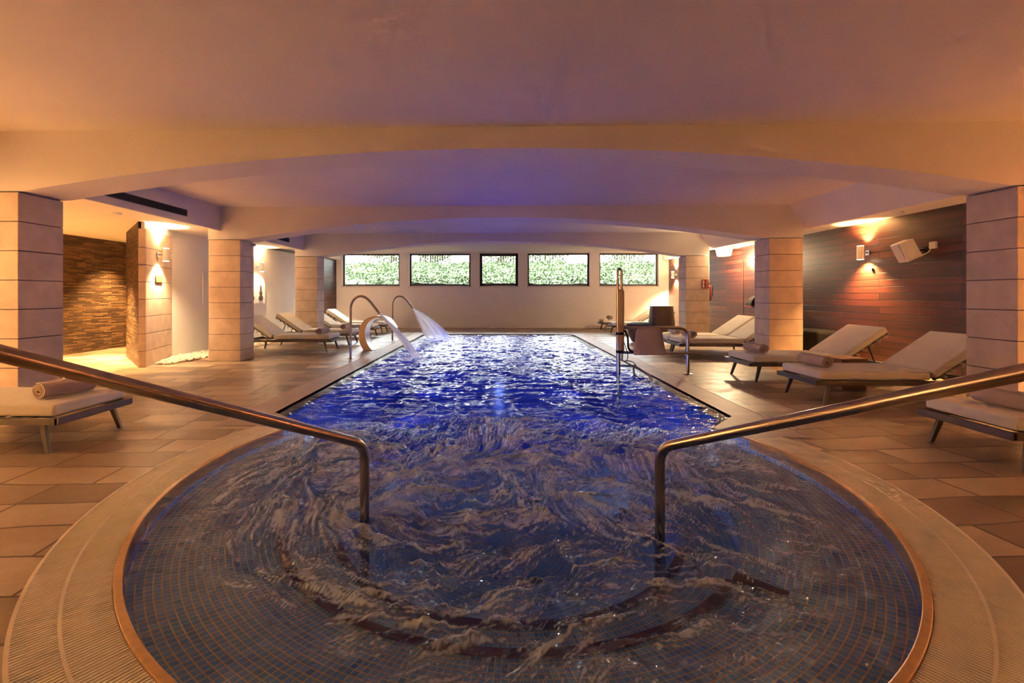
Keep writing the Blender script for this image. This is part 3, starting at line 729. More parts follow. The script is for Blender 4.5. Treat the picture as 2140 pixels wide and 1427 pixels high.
wall_lamp(PS(-5.005, 6.75, ZL), (.95, .31), 'cylinder wall lamp on the stone pier above the plaque', 26, WARM2, down=.6)
wall_lamp(PS(-5.09, 9.70, ZL), (1, 0), 'cylinder wall lamp on the white wall above the stacked stone artwork', 24, WARM2, down=.3)
wall_lamp(P(XWR, 2.9, ZL), (-1, 0), 'cylinder wall lamp out of frame on the near wooden wall', 112, NEARC, group='lamps beside the camera')
wall_lamp(P(-5.15, 2.6, ZL), (1, 0), 'cylinder wall lamp out of frame on the near white wall', 125, NEARC, group='lamps beside the camera')
wall_lamp(P(XWR, -.6, ZL), (-1, 0), 'cylinder wall lamp out of frame behind the camera, wooden wall', 95, NEARC, group='lamps beside the camera')
wall_lamp(P(-5.15, -.6, ZL), (1, 0), 'cylinder wall lamp out of frame behind the camera, white wall', 95, NEARC, group='lamps beside the camera')

# recessed downlights of the passage and aisle
def downlight(x, y, label, watts, cone=110, col=(1., .60, .22)):
    e = empty('downlight', P(x, y, HA), label=label, cat='ceiling light', group='recessed downlights')
    MB().lathe([(.045, -.002), (.06, -.006), (.06, 0), (.045, 0)], 24).build('rim', M['white'], e, smooth=True)
    MB().lathe([(.001, -.003), (.045, -.003), (.045, -.001), (.001, -.001)], 20).build('lens', M['glowW'], e)
    x, y, z = P(x, y, HA); spot('downlight_beam', (x, y, z-.03), (0, 0, -1), watts*6, col, cone, .8, .05)
downlight(-6.75, 8.3, 'small glowing downlight in the passage ceiling near the slate pier', 90, 90)
downlight(-6.2, 6.3, 'downlight in the passage ceiling hidden by the first column', 220, 92)
downlight(-6.6, 4.4, 'downlight in the passage ceiling left of the first column', 90, 92)

# lit bucket shaped ceiling lamp
e = empty('ceiling_lamp', P(4.83, 9.88, HA), label='glowing square bucket shaped lamp under the aisle ceiling by the wooden wall', cat='ceiling light')
def frust(a, b, z0, z1): return MB().add([(-a, -a, z0), (a, -a, z0), (a, a, z0), (-a, a, z0), (-b, -b, z1), (b, -b, z1), (b, b, z1), (-b, b, z1)], [(3, 2, 1, 0), (4, 5, 6, 7), (0, 1, 5, 4), (1, 2, 6, 5), (2, 3, 7, 6), (3, 0, 4, 7)])
frust(.13, .16, -.24, -.03).build('lamp_shade', M['glowC'], e, bevel=.02)
MB().box((0, 0, -.015), (.40, .40, .03)).build('mount_plate', M['white'], e, bevel=.004)
x, y, z = P(4.83, 9.88, HA); point('ceiling_lamp_light', (x-.02, y, z-.36), 90, (1., .72, .40), .12)
for x, y, lab in ((-4.75, 5.6, 'small flat smoke detector on the passage side ceiling'), (4.93, 5.75, 'small flat smoke detector on the ceiling above the speaker')):
    o = MB().lathe([(.05, -.03), (.06, -.012), (.065, 0)], 20, P(x, y, HA)).build('smoke_detector', M['white'], None, smooth=True); tag(o, lab, 'smoke detector')

# ------------------------------------------------------------------ underwater lights
for y, w in ((4.7, 17), (6.6, 20), (8.6, 21), (10.5, 22)):
    for sx, xx in ((1, PL+.12), (-1, PR-.12)):
        spot('underwater_light', P(xx, y, -.42), (sx, 0, .12), w, (.09, .12, 1.), 150, .8, .02)
for a, w in ((38, 32), (142, 32)):
    x, y = circ(math.radians(a), 1.5); spot('spa_light', P(x, y, -.5), (cx0-x, cy0-y, .12), w, (.10, .20, 1.), 150, .8, .02)
def pool_light(x, y, z, nrm, lab):
    e = empty('pool_light', P(x, y, z), math.atan2(nrm[1], nrm[0]), label=lab, cat='pool light', group='underwater pool lights')
    R = Matrix.Rotation(math.pi/2, 3, 'Y')
    MB().lathe([(.07, 0), (.085, .004), (.085, .012), (.07, .014)], 24, (0, 0, 0), R).build('rim', M['brushed'], e)
    MB().lathe([(.001, .012), (.07, .012), (.07, .016), (.001, .018)], 24, (0, 0, 0), R).build('lens', M['led'], e)
pool_light(.05, YF-.1, -.16, (0, -1), 'blue glowing underwater light in the far pool wall')
for y in (): pool_light(PL+.1, y, -.3, (1, 0), 'blue underwater light in the pool wall on the fountain side'); pool_light(PR-.1, y, -.3, (-1, 0), 'blue underwater light in the pool wall on the lift side')

# ------------------------------------------------------------------ sun loungers
def lounger():
    e = empty('sun_lounger', (0, 0, 0))
    W, SL, BL = .70, 1.235, .75; ang = math.radians(34); zt = .385; tm = .095; zf = .285
    def cush(L_, name, par):
        m = MB(); m.box((L_/2, 0, -tm/2), (L_, W, tm)); return m.build(name, M['cushion'], par, bevel=.022, seg=3, smooth=True)
    s = cush(SL, 'seat_cushion', e); s.location = (0, 0, zt)
    b = cush(BL, 'back_cushion', e); b.location = (SL+.012, 0, zt); b.rotation_euler = (0, -ang, 0)
    f = MB(); z = zf-.03
    f.box((.93, -W/2+.0, z), (1.95, .035, .055)); f.box((.93, W/2, z), (1.95, .035, .055))
    f.box((-.035, 0, z), (.035, W+.035, .055)); f.box((1.89, 0, z), (.035, W+.035, .055)); f.box((SL, 0, z), (.03, W, .04))
    for k in range(9): f.box((.09+.13*k, 0, zf-.006), (.07, W, .012))
    f.build('base_frame', M['frame'], e, bevel=.004)
    for sx, sy in ((0, -1), (0, 1), (1, -1), (1, 1)):
        x0 = .12 if sx == 0 else 1.72; dx = -.07 if sx == 0 else .06
        lg = MB(); a = Vector((x0, sy*(W/2-.03), zf-.05)); b_ = Vector((x0+dx, sy*(W/2-.005), 0))
        h1, h2 = .026, .017
        vs = [a+Vector((p*h1, q*.014, 0)) for p, q in ((-1, -1), (1, -1), (1, 1), (-1, 1))]+[b_+Vector((p*h2, q*.012, 0)) for p, q in ((-1, -1), (1, -1), (1, 1), (-1, 1))]
        lg.add(vs, [(0, 1, 2, 3), (7, 6, 5, 4), (0, 4, 5, 1), (1, 5, 6, 2), (2, 6, 7, 3), (3, 7, 4, 0)]); lg.build('leg', M['frame'], e, bevel=.003)
    bf = MB()
    for sy in (-1, 1): bf.box((BL/2, sy*(W/2-.06), -tm-.018), (BL, .03, .03))
    bf.box((BL-.02, 0, -tm-.018), (.03, W-.1, .03))
    bo = bf.build('backrest_frame', M['frame'], e, bevel=.003); bo.location = (SL+.012, 0, zt); bo.rotation_euler = (0, -ang, 0)
    sm = MB()
    for k in range(6): sm.box((.09+.12*k, 0, -tm-.034), (.035, W+.012, .026))
    sm.build('backrest_slats', M['slat'], bo)
    for sy in (-1, 1):
        st = MB(); top = Vector((SL+.012+.52*math.cos(ang), sy*(W/2-.09), zt+.52*math.sin(ang)-.10)); st.tube([top, Vector((1.80, sy*(W/2-.09), zf-.03))], .011, 8); st.build('back_strut', M['frame'], e)
    return e
LG0 = lounger()
spots = [('R', 2.93, 2.86, 'cream lounger at the photo\'s right edge, below the handrail, foot end only'),
 ('R', 2.93, 4.44, 'cream lounger at the timber table, close to the speaker side column'),
 ('R', 2.93, 5.54, 'cream lounger with raised back between the timber table and the second column'),
 ('R', 2.95, 7.60, 'cream lounger just behind the pool lift seat, nearer of the adjoining pair'),
 ('R', 2.97, 8.26, 'cream lounger with fully visible raised back beside the wooden wall, farther of the adjoining pair'),
 ('R', 2.97, 11.9, 'cream lounger behind the pool lift mast, second from the back wall'),
 ('R', 2.98, 13.15, 'cream lounger closest to the back wall on the wooden wall side'),
 ('L', -2.80, 3.17, 'cream lounger at the photo\'s left edge below the handrail'),
 ('L', -2.93, 8.26, 'cream lounger emerging from behind the column beside the white pebbles'),
 ('L', -2.94, 9.47, 'cream lounger with raised back in front of the third column by the fountain'),
 ('L', -2.95, 11.1, 'cream lounger half hidden behind the far fountain side column'),
 ('L', -2.95, 12.2, 'cream lounger closest to the back wall on the fountain side')]
for i, (sd, x, y, lab) in enumerate(spots):
    o = LG0 if i == 0 else copy_tree(LG0)
    o.location = PS(x, y, 0); o.rotation_euler = (0, 0, 0 if sd == 'R' else math.pi)
    tag(o, lab, 'sun lounger', 'cream sun loungers around the pool')

# rolled towels: a spiral of cloth
def towel():
    e_ = MB(); turns = 3.3; n = 110; Lh = .20; th_ = .0155; r0 = .012
    ring_o = []; ring_i = []
    for i in range(n+1):
        t = i/n*turns*2*math.pi; r = r0+(.072-r0)*i/n
        wob = 1+.02*math.sin(3*t)
        ring_o.append(((r+th_*.42)*wob*math.cos(t), (r+th_*.42)*wob*math.sin(t)*.86)); ring_i.append(((r-th_*.42)*math.cos(t), (r-th_*.42)*math.sin(t)*.86))
    vs = []
    for y in (-Lh, -Lh+.012, 0, Lh-.012, Lh):
        k = .985 if abs(y) > Lh-.006 else 1.
        vs += [(a*k, y, b*k) for a, b in ring_o]+[(a, y, b) for a, b in ring_i]
    m_ = n+1; fs = []; st = 2*m_
    for q in range(4):
        for i in range(n):
            a = q*st+i; fs += [(a, a+1, a+st+1, a+st), (a+m_, a+st+m_, a+st+m_+1, a+m_+1)]
        a = q*st+n; fs.append((a, a+m_, a+st+m_, a+st)); a = q*st; fs.append((a+m_, a, a+st, a+st+m_))
    for i in range(n): fs += [(i, i+m_, i+m_+1, i+1), (4*st+i, 4*st+i+1, 4*st+i+m_+1, 4*st+i+m_)]
    e_.add(vs, fs); return e_.build('rolled_towel', M['towel'], None, smooth=True)
TW0 = towel()
tws = [(3.14, 2.83, .02, 'rolled towel at the photo\'s right edge under the handrail'), (3.13, 4.52, .07, 'rolled towel on the lounger in front of the timber table'),
 (3.13, 5.56, .08, 'rolled towel on the lounger beside the second wooden wall column'), (3.16, 7.56, .05, 'rolled towel on the lounger nearest the pool lift post'),
 (3.20, 8.28, .06, 'rolled towel seen through the bend of the pool lift pipe'), (3.22, 13.15, 0, 'small rolled towel on the lounger by the back wall, left of the lift mast'),
 (-3.0, 3.18, -.22, 'rolled towel with its spiral end showing at the photo\'s left edge'), (-3.12, 8.18, -.1, 'rolled towel on the lounger beside the pebble side column'),
 (-3.12, 9.42, -.06, 'rolled towel just behind the first fountain spout pole'), (-3.22, 12.05, -.05, 'rolled towel seen between fountain pole and steel arch')]
for i, (x, y, a, lab) in enumerate(tws):
    o = TW0 if i == 0 else copy_tree(TW0); o.location = (x*U, (y+.0257*x)*U, .385+.072); o.rotation_euler = (0, 0, a); o.scale = (1.08, 1, 1.08)
    tag(o, lab, 'towel', 'rolled towels on the loungers')

# ------------------------------------------------------------------ spa handrails
def rail(pts, lab):
    e = empty('handrail', (pts[0][0]*U, pts[0][1]*U, -.4), label=lab, cat='handrail', group='handrails of the round spa')
    q = [Vector(P(*p))-Vector(e.location) for p in pts]
    MB().tube(rounded(q, .085, 8), .0255, 20).build('rail_tube', M['steel'], e, smooth=True)
    z = -e.location.z; f = q[-1]
    MB().lathe([(.06, z+.001), (.06, z+.009), (.03, z+.016), (.026, z+.03)], 24, (f.x, f.y, 0)).build('floor_flange', M['steel'], e, smooth=True)
rail([(-.578, 1.98, -.5), (-.578, 1.98, .352), (-1.185, 1.06, .862), (-1.50, .60, 1.13), (-1.50, .60, 0)], 'steel handrail rising from the spa toward the photo\'s left edge')
rail([(.675, 1.92, -.5), (.675, 1.92, .368), (1.255, 1.12, .818), (1.60, .63, 1.085), (1.60, .63, 0)], 'steel handrail rising from the spa toward the photo\'s right edge')

# ------------------------------------------------------------------ fountain spouts, jets, steel arch
def spout(x, y, lab, grp='gooseneck water spouts'):
    e = empty('water_spout', PS(x, y, 0), label=lab, cat='fountain', group=grp)
    p = [(0, 0, 0), (0, 0, 1.0)]
    c = bez([(0, 0, .98), (0, 0, 1.14), (.10, 0, 1.235), (.20, 0, 1.235), (.33, 0, 1.235), (.42, 0, 1.08), (.50, 0, .985)], 10)
    MB().tube([(0, 0, .0), (0, 0, .5)]+c, .024, 16).build('pole', M['steel'], e, smooth=True)
    d = Vector((.075, 0, -.10)).normalized(); a = Vector((.50, 0, .985))
    MB().tube([a-d*.02, a+d*.02, a+d*.10, a+d*.12], [.022, .026, .019, .014], 16).build('nozzle', M['steel'], e, smooth=True)
    MB().lathe([(.075, 0), (.075, .008), (.03, .016), (.026, .03)], 24).build('floor_flange', M['steel'], e, smooth=True)
    return e, a+d*.12
def jet(start, end, w0, w1, t0, t1, name, mat, lab, grp=None, g=.10, ydir=1., swirl=0):
    """free falling water: START to END (metres), width w across (Y), thickness t"""
    a = Vector(start); b = Vector(end); n = 22; k = 20; vs = []; uvs = []
    for i in range(n+1):
        s = i/n; c = a.lerp(b, s); c.z += g*4*s*(1-s)
        w = w0+(w1-w0)*s**.8; t = t0+(t1-t0)*s
        T = (b-a).normalized(); S = Vector((0, 1, 0)); Nn = T.cross(S).normalized()
        if Nn.x < 0: Nn = -Nn
        Nn = (Nn*(1-s)+Vector((1, 0, 0))*s).normalized()
        for j in range(k):
            th = 2*math.pi*j/k; vs.append(c+S*w*math.cos(th)+Nn*t*math.sin(th)); uvs.append((j/k, s))
    fs = [(i*k+j, i*k+(j+1) % k, (i+1)*k+(j+1) % k, (i+1)*k+j) for i in range(n) for j in range(k)]
    me = bpy.data.meshes.new(name); me.from_pydata([tuple(v) for v in vs], [], fs); ul = me.uv_layers.new(name='UVMap')
    for lp in me.loops: ul.data[lp.index].uv = uvs[lp.vertex_index]
    me.polygons.foreach_set('use_smooth', [True]*len(me.polygons)); me.materials.append(mat)
    o = bpy.data.objects.new(name, me); COL.objects.link(o); tag(o, lab, 'water jet', grp, 'stuff'); return o
e, nz = spout(-2.32, 7.24, 'gooseneck water spout nearest the camera, beside the steel arch')
s1 = Vector(e.location)+nz; jet(s1, P(-1.28, 7.28, 0), .018, .075, .018, .11, 'water_jet', M['jet'], 'narrow white water jet from the nearer gooseneck spout', g=.05)
e, nz = spout(-2.32, 10.13, 'gooseneck water spout farther away, near the back wall')
s2 = Vector(e.location)+nz; jet(s2, P(-1.34, 10.5, 0), .02, .40, .02, .42, 'water_jet', M['spray'], 'wide white water fan from the farther gooseneck spout', g=.05)
# steel swan neck arch: hollow band, thick foot, thin lip
e = empty('cascade_fountain', P(-2.33, 8.44, 0), label='curved brushed steel cascade arch pouring a sheet of water into the pool', cat='fountain')
outp = bez([(-.13, 0, 0), (-.33, 0, .24), (-.30, 0, .77), (.16, 0, .785), (.36, 0, .785), (.47, 0, .66), (.56, 0, .50)], 14)
inp = bez([(.08, 0, 0), (-.16, 0, .16), (-.20, 0, .66), (.17, 0, .745), (.33, 0, .76), (.44, 0, .64), (.545, 0, .49)], 14)
Wd = .42; m = MB(); n = len(outp); vs = []
for y in (-Wd/2, Wd/2): vs += [(p.x, y, p.z) for p in outp]+[(p.x, y, p.z) for p in inp]
st = 2*n; fo = []; fi = []; fsd = []
for i in range(n-1):
    fo.append((i, i+1, st+i+1, st+i)); fi.append((n+i, st+n+i, st+n+i+1, n+i+1)); fsd += [(i, n+i, n+i+1, i+1), (st+i, st+i+1, st+n+i+1, st+n+i)]
MB().add(vs, fo+fi+[(n-1, 2*n-1, st+2*n-1, st+n-1)]).build('steel_band', M['brushed'], e, smooth=True)
ms_ = simple('side_steel', (.45, .34, .28), .3, 1.)
for q in (0, 1): MB().add(vs[q*st:(q+1)*st], [(i, n+i, n+i+1, i+1) for i in range(n-1)]).build('side_plate', ms_, e)
MB().box((-.0, 0, .006), (.30, Wd+.06, .012)).build('base_plate', M['steel'], e, bevel=.003)
a = Vector(e.location)+Vector((.54, 0, .50)); jet(a, (a.x+.30, a.y, .0), .19, .15, .012, .03, 'water_sheet', M['sheetw'], 'smooth sheet of water falling from the steel arch', g=.05)

# ------------------------------------------------------------------ pool lift
XM, YM = 1.57, 5.91
e = empty('pool_lift', P(XM, YM, 0), label='bronze coloured pool lift with mast, pipe frame and beige seat', cat='pool lift')
S_ = .01
MB().box((.02, 0, .83), (.085, .09, 1.02)).build('mast_housing', M['steel'], e, bevel=.02, seg=3)
MB().tube([(-.025, 0, -.6), (-.025, 0, 1.35)], .035, 16).build('mast_tube', M['steel'], e, smooth=True)
MB().tube([(.035, 0, .22), (.035, 0, 1.36)], .018, 12).build('piston', M['steel'], e, smooth=True)
MB().tube([(-.035, 0, 1.30), (-.035, 0, 1.58)]+[(-.035+.030*(1-math.cos(t)), 0, 1.62+.06*math.sin(t)) for t in [math.pi*i/8 for i in range(9)]]+[(.025, 0, 1.56), (.025, 0, 1.36)], .02, 14).build('crook_handle', M['steel'], e, smooth=True)
for z_ in (.33, .62): MB().tube([(0, 0, z_), (0, 0, z_+.04)], .062, 16).build('collar', M['black'], e)
fx = (2.42-XM)*U; yb = -.04
MB().tube(rounded([(.03, 0, .735), (fx, yb, .735), (fx, yb, 0)], .16, 8), .026, 16).build('pipe_frame', M['steel'], e, smooth=True)
MB().tube([(.03, 0, .335), (fx, yb, .335)], .022, 12).tube([(fx-.03, yb, .335), (fx+.035, yb, .335)], .035, 14).build('cross_bar', M['steel'], e, smooth=True)
MB().lathe([(.075, 0), (.075, .01), (.03, .02), (.028, .03)], 24, (fx, yb, 0)).build('floor_flange', M['steel'], e, smooth=True)
# beige seat shell seen from behind
seat = MB(); cols = 9; rows = 12; vs = []
for r in range(rows+1):
    t = r/rows; z = .33+.42*t; half = (.245-.05*t**1.3) if t < .93 else .17
    if t < .12: half = .235
    for c in range(cols+1):
        u = -1+2*c/cols; y = -.17+.05*(1-u*u)*-.6+.05*t
        vs.append((.42+u*half, y, z+(-.02*u*u if t > .9 else 0)))
fs = [(r*(cols+1)+c, r*(cols+1)+c+1, (r+1)*(cols+1)+c+1, (r+1)*(cols+1)+c) for r in range(rows) for c in range(cols)]
o = seat.add(vs, fs).build('seat_back', M['seatplastic'], e, smooth=True); q = o.modifiers.new('s', 'SOLIDIFY'); q.thickness = .018
o = MB().box((.42, .03, .375), (.46, .38, .03)).build('seat', M['seatplastic'], e, bevel=.014, seg=3)
MB().box((.42, -.165, .365), (.50, .035, .10)).build('seat_rim', M['seatplastic'], e, bevel=.012, seg=3)
MB().tube(rounded([(.06, -.06, .70), (.10, -.10, .60), (.10, -.12, .38), (.26, -.14, .335)], .12, 6), .016, 10).build('armrest', M['black'], e, smooth=True)
ft = MB().tube([(.0, -.02, .125), (.22, -.06, .125)], .019, 12)
ft.tube(rounded([(.22, -.02, .13), (.32, -.50, .04), (.335, -.53, -.10), (.30, -.50, -.12)], .05, 6), .019, 12).tube(rounded([(.20, -.06, .12), (.19, -.12, -.0), (.30, -.50, -.10)], .04, 5), .016, 12)
ft.build('footrest', M['steel'], e, smooth=True)
MB().tube(bez([(.06, -.03, .50), (.10, -.06, .35), (.16, -.05, .22), (.06, -.05, .20), (.02, -.05, .19), (.16, -.08, .26), (.24, -.06, .14)], 10), .006, 8).build('hose', M['black'], e, smooth=True)

# ------------------------------------------------------------------ brown tub chair beyond the lift
e = empty('tub_chair', P(3.2, 9.75, 0), label='dark brown woven tub chair with high flared back behind the pool lift', cat='chair')
def shell_tub(x, w0, w1, d0, d1, z0, z1, t, name, mat, closed=False):
    vs = []; n = 28; m = MB()
    for ins in (0, t):
        for z, w, d in ((z0, w0, d0), (z1, w1, d1)):
            for k in range(n):
                a = 2*math.pi*k/n; c, s = math.cos(a), math.sin(a)
                c = math.copysign(abs(c)**.6, c); s = math.copysign(abs(s)**.6, s)
                vs.append((x+(w-ins)*c, (d-ins)*s, z))
    fs = []
    for k in range(n):
        j = (k+1) % n; fs += [(k, j, n+j, n+k), (2*n+k, 3*n+k, 3*n+j, 2*n+j), (n+k, n+j, 3*n+j, 3*n+k)]
    fs.append(tuple(range(n-1, -1, -1)))
    return m.add(vs, fs).build(name, mat, e, smooth=True, angle=40)
shell_tub(.33, .33, .28, .26, .20, .30, .965, .03, 'back_shell', M['brown'])
MB().lathe([(.16, 0), (.24, .03), (.33, .22), (.36, .40), (.36, .44)], 32, (-.20, 0, 0)).build('base_shell', M['brown'], e, smooth=True)
MB().lathe([(.34, .44), (.37, .46), (.36, .50), (.25, .53), (.001, .54)], 32, (-.20, 0, 0)).build('seat_cushion', M['black'], e, smooth=True)
MB().lathe([(.365, .425), (.372, .43), (.365, .435)], 32, (-.20, 0, 0)).build('rim_band', M['line'], e, smooth=True)

# ------------------------------------------------------------------ right wall objects
e = empty('wall_speaker', P(XWR, 5.72, 1.57), label='white box speaker tilted down on a wall bracket, wooden wall', cat='speaker')
Rm = Matrix.Rotation(math.radians(-12), 3, 'Z') @ Matrix.Rotation(math.radians(-24), 3, 'Y')
o = MB().box((0, 0, 0), (.21, .22, .30)).build('speaker_box', M['white'], e, bevel=.012, seg=3); o.location = (-.27, .02, -.03); o.rotation_euler = Rm.to_euler()
g = MB().box((-.108, 0, 0), (.006, .185, .26)).build('speaker_grille', simple('grille_cloth', (.62, .55, .47), .8), e, bevel=.004); g.location = o.location; g.rotation_euler = o.rotation_euler
MB().box((-.06, .0, -.02), (.14, .025, .025)).box((-.006, 0, -.02), (.012, .06, .09)).build('speaker_bracket', M['black'], e)
e = empty('wall_socket', P(XWR, 5.60, 1.60), label='small white junction box with cable beside the speaker', cat='socket')
MB().box((-.02, 0, 0), (.04, .10, .10)).build('socket_box', M['white'], e, bevel=.006)
MB().tube(bez([(-.02, .04, -.05), (-.03, .07, -.12), (-.05, .12, -.16), (-.14, .22, -.12)], 10), .005, 6).build('cable', M['white'], e)
o = MB().box(P(XWR-.012, 6.50, 1.36), (.03, .035, .045)).build('wall_hook', M['black'], None, bevel=.004); tag(o, 'tiny dark hook on the wooden wall under the lamp', 'hook')
e = empty('dark_bench', P(4.98, 7.68, 0), label='black padded low bench against the wooden wall behind the column', cat='bench')
MB().box((.0, 0, .33), (.50, 1.75, .50)).build('bench_body', M['darkbox'], e, bevel=.06, seg=4, smooth=True)
MB().box((.0, 0, .04), (.42, 1.6, .08)).build('bench_plinth', M['black'], e)
e = empty('timber_table', P(3.77, 5.09, 0), .14, label='square timber block side table between the loungers with raised backs', cat='table')
MB().box((0, 0, .195), (.36, .34, .39)).build('table_block', M['timber'], e, bevel=.006)
MB().box((0, 0, .40), (.39, .37, .022)).build('table_top', M['timber'], e, bevel=.006)
# flush door seams in the wooden wall
ys0, ys1 = 8.05, 9.75
d = empty('door_1', P(XWR-.003, 9.3, 0), kind='structure'); zt = 1.74*U
for y in (8.75, 9.85): MB().box(((-.003), (y-9.3)*U, zt/2), (.006, .014, zt)).build('door_seam', M['joint'], d)
MB().box((-.003, (0)*U, zt), (.006, 1.1*U, .012)).build('door_seam', M['joint'], d)
# dark wedge shaped fittings
def wedge(y, z, lab):
    e = empty('wall_bracket', P(XWR, y, z), label=lab, cat='bracket', group='dark wedge brackets on the wooden wall')
    w = MB(); n = 8; pr_ = [(0, 0), (-.02, .0), (-.26, .0), (-.245, .10), (-.20, .20), (-.12, .27), (0, .29)]
    pr_ = [(-.0, 0.)] + [(-.30*math.cos(t), .30*math.sin(t)) for t in [math.pi/2*i/6 for i in range(7)]]
    vs = [(x_, -.10, z_) for x_, z_ in pr_]+[(x_, .14, z_*.9) for x_, z_ in pr_]; k = len(pr_)
    w.add(vs, [tuple(range(k)), tuple(range(2*k-1, k-1, -1))]+[(i, i+k, (i+1) % k+k, (i+1) % k) for i in range(k)]).build('hood', M['black'], e)
    MB().box((-.16, .0, -.018), (.32, .36, .026)).build('ledge', M['red'], e, bevel=.004)
wedge(9.2, .79, 'dark hooded wall bracket in front of the flush wooden door')
wedge(8.5, .79, 'dark hooded wall bracket half hidden by the second column')
# fire sign and extinguisher at the third column
xs_ = XR+CW
e = empty('fire_sign', P(xs_-.085, YC[2]-.004, 1.245), label='red fire sign with two white pictograms on the stone column', cat='sign')
MB().box((0, 0, 0), (.19, .008, .24)).build('sign_plate', M['red'], e, bevel=.002)
pk = MB()
for x_, z_, w_, h_ in ((-.05, .07, .03, .03), (-.05, .03, .05, .02), (-.05, -.02, .022, .06), (-.05, -.075, .05, .03), (.045, .05, .014, .08), (.03, .0, .03, .012), (.055, -.04, .03, .02), (.04, -.08, .05, .012), (.06, .085, .03, .012)): pk.box((x_, -.006, z_), (w_, .004, h_))
pk.build('sign_pictograms', M['white'], e)
e = empty('fire_extinguisher', P(xs_+.055, YC[2]+.12, .88), label='fire extinguisher hanging on the outer side of the sign column', cat='extinguisher')
MB().lathe([(.045, 0), (.06, .02), (.062, .36), (.04, .42), (.02, .44)], 24).build('cylinder', M['redcan'], e, smooth=True)
MB().box((0, 0, .46), (.035, .11, .03)).box((0, -.03, .49), (.025, .12, .015)).build('valve', M['black'], e)
MB().tube(bez([(0, -.03, .46), (.05, -.14, .44), (.05, -.10, .2), (.05, -.07, .12)], 8), .009, 8).build('hose', M['black'], e)
MB().box((-.065, 0, .25), (.01, .05, .2)).build('wall_hanger', M['black'], e)

# ------------------------------------------------------------------ left wall objects
a = Vector((-.33, 1., 0)).normalized()
nrm = (.95, .31)
px_, py_ = sv(-5.02, 6.79)
e = empty('wall_plaque', P(px_, py_, 1.245), math.atan2(nrm[1], nrm[0]), label='small brown plaque on the stone pier under the lamp', cat='sign')
MB().box((.006, 0, 0), (.012, .30, .135)).build('plaque_plate', M['plaque'], e, bevel=.002)
MB().box((.0135, 0, -.005), (.003, .10, .008)).build('plaque_line', M['line'], e)
# canvas with balanced stones
wl = lambda y: -5.20+(y-7.17)*(.20/4.93)+.004
y0, y1 = 7.87, 9.85; ym = (y0+y1)/2
e = empty('wall_canvas', P(wl(ym), ym, 1.115), math.atan2(-.0406, 1), label='white canvas printed with dark balanced stone stacks on the left wall', cat='picture')
hw_, hz = (y1-y0)/2*U, .285*U
MB().box((.018, 0, 0), (.036, 2*hw_, 2*hz)).build('canvas_board', M['canvas'], e, bevel=.003)
def cairn(dy, sc_):
    m = MB(); z = -hz+.07
    for r, hh_ in ((.105, .15), (.075, .14), (.045, .075), (.052, .05), (.022, .05)):
        r *= sc_; hh_ *= sc_
        pts = [(r*math.cos(t), hh_/2*math.sin(t)) for t in [2*math.pi*i/20 for i in range(20)]]
        vs = [(.037, dy+p, z+hh_/2+q) for p, q in pts]+[(.043, dy+p*.96, z+hh_/2+q*.96) for p, q in pts]
        m.add(vs, [tuple(range(20, 40))]+[(i, (i+1) % 20, (i+1) % 20+20, i+20) for i in range(20)]); z += hh_*.93
    m.build('stone_stack_print', M['cairn'], e)
for dy, s_ in ((hw_-.22, 1.), (hw_-.62, .92), (hw_-1.1, 1.05), (-hw_+.7, .9)): cairn(dy, s_)
o = MB().lathe([(.035, 0), (.035, .06), (.02, .09)], 16, P(XL-.01, YC[1]+.33, 1.80), Matrix.Rotation(math.pi/2, 3, 'Y')).build('security_camera', M['white'], None, smooth=True); tag(o, 'tiny camera stub at the top of the pebble side column', 'camera')

# ------------------------------------------------------------------ pebbles
def pebble_mesh(seed, r=.032):
    rr = random.Random(seed); m = MB(); n = 9; k = 6; ax = (1+.35*rr.random(), .8+.3*rr.random(), .62+.2*rr.random())
    vs = []; ph = [rr.random()*6 for _ in range(3)]
    for i in range(k+1):
        u = math.pi*i/k
        for j in range(n):
            v = 2*math.pi*j/n; d = 1+.12*math.sin(2*v+ph[0])*math.sin(u)+.08*math.sin(3*v+ph[1])
            vs.append((r*ax[0]*d*math.sin(u)*math.cos(v), r*ax[1]*d*math.sin(u)*math.sin(v), r*ax[2]*math.cos(u)))
    fs = [(i*n+j, (i+1)*n+j, (i+1)*n+(j+1) % n, i*n+(j+1) % n) for i in range(k) for j in range(n)]
    return m.add(vs, fs)
PM = []
for s in range(5):
    o = pebble_mesh(s).build('pebble', M['pebble'], None, smooth=True, angle=80); PM.append(o)
cells = []
def wallx(y): return -4.90-(y-6.36)*.315 if y < 7.36 else -5.19+(y-7.36)*.055
y = 6.47
while y < 8.0:
    xa = wallx(y)+.03; xb = -4.70+(y-6.47)*.10 if y < 7.3 else -4.62
    x = xa
    while x < xb: cells.append((x+random.uniform(-.008, .008), y+random.uniform(-.01, .01), 0)); x += .058
    y += .046
random.shuffle(cells)
cells = cells[:270]
for i, (x, y, _) in enumerate(cells):
    o = PM[i] if i < 5 else PM[i % 5].copy()
    if i >= 5: COL.objects.link(o)
    s = random.uniform(.75, 1.35); o.scale = (s, s, s); o.rotation_euler = (random.uniform(-.3, .3), random.uniform(-.3, .3), random.uniform(0, 6.3))
    o.location = (x*U, y*U, .018*s+random.choice((0, 0, .012)))
    tag(o, 'white river pebble lying along the foot of the white wall beside the pier', 'pebble', 'white pebbles beside the stone pier')
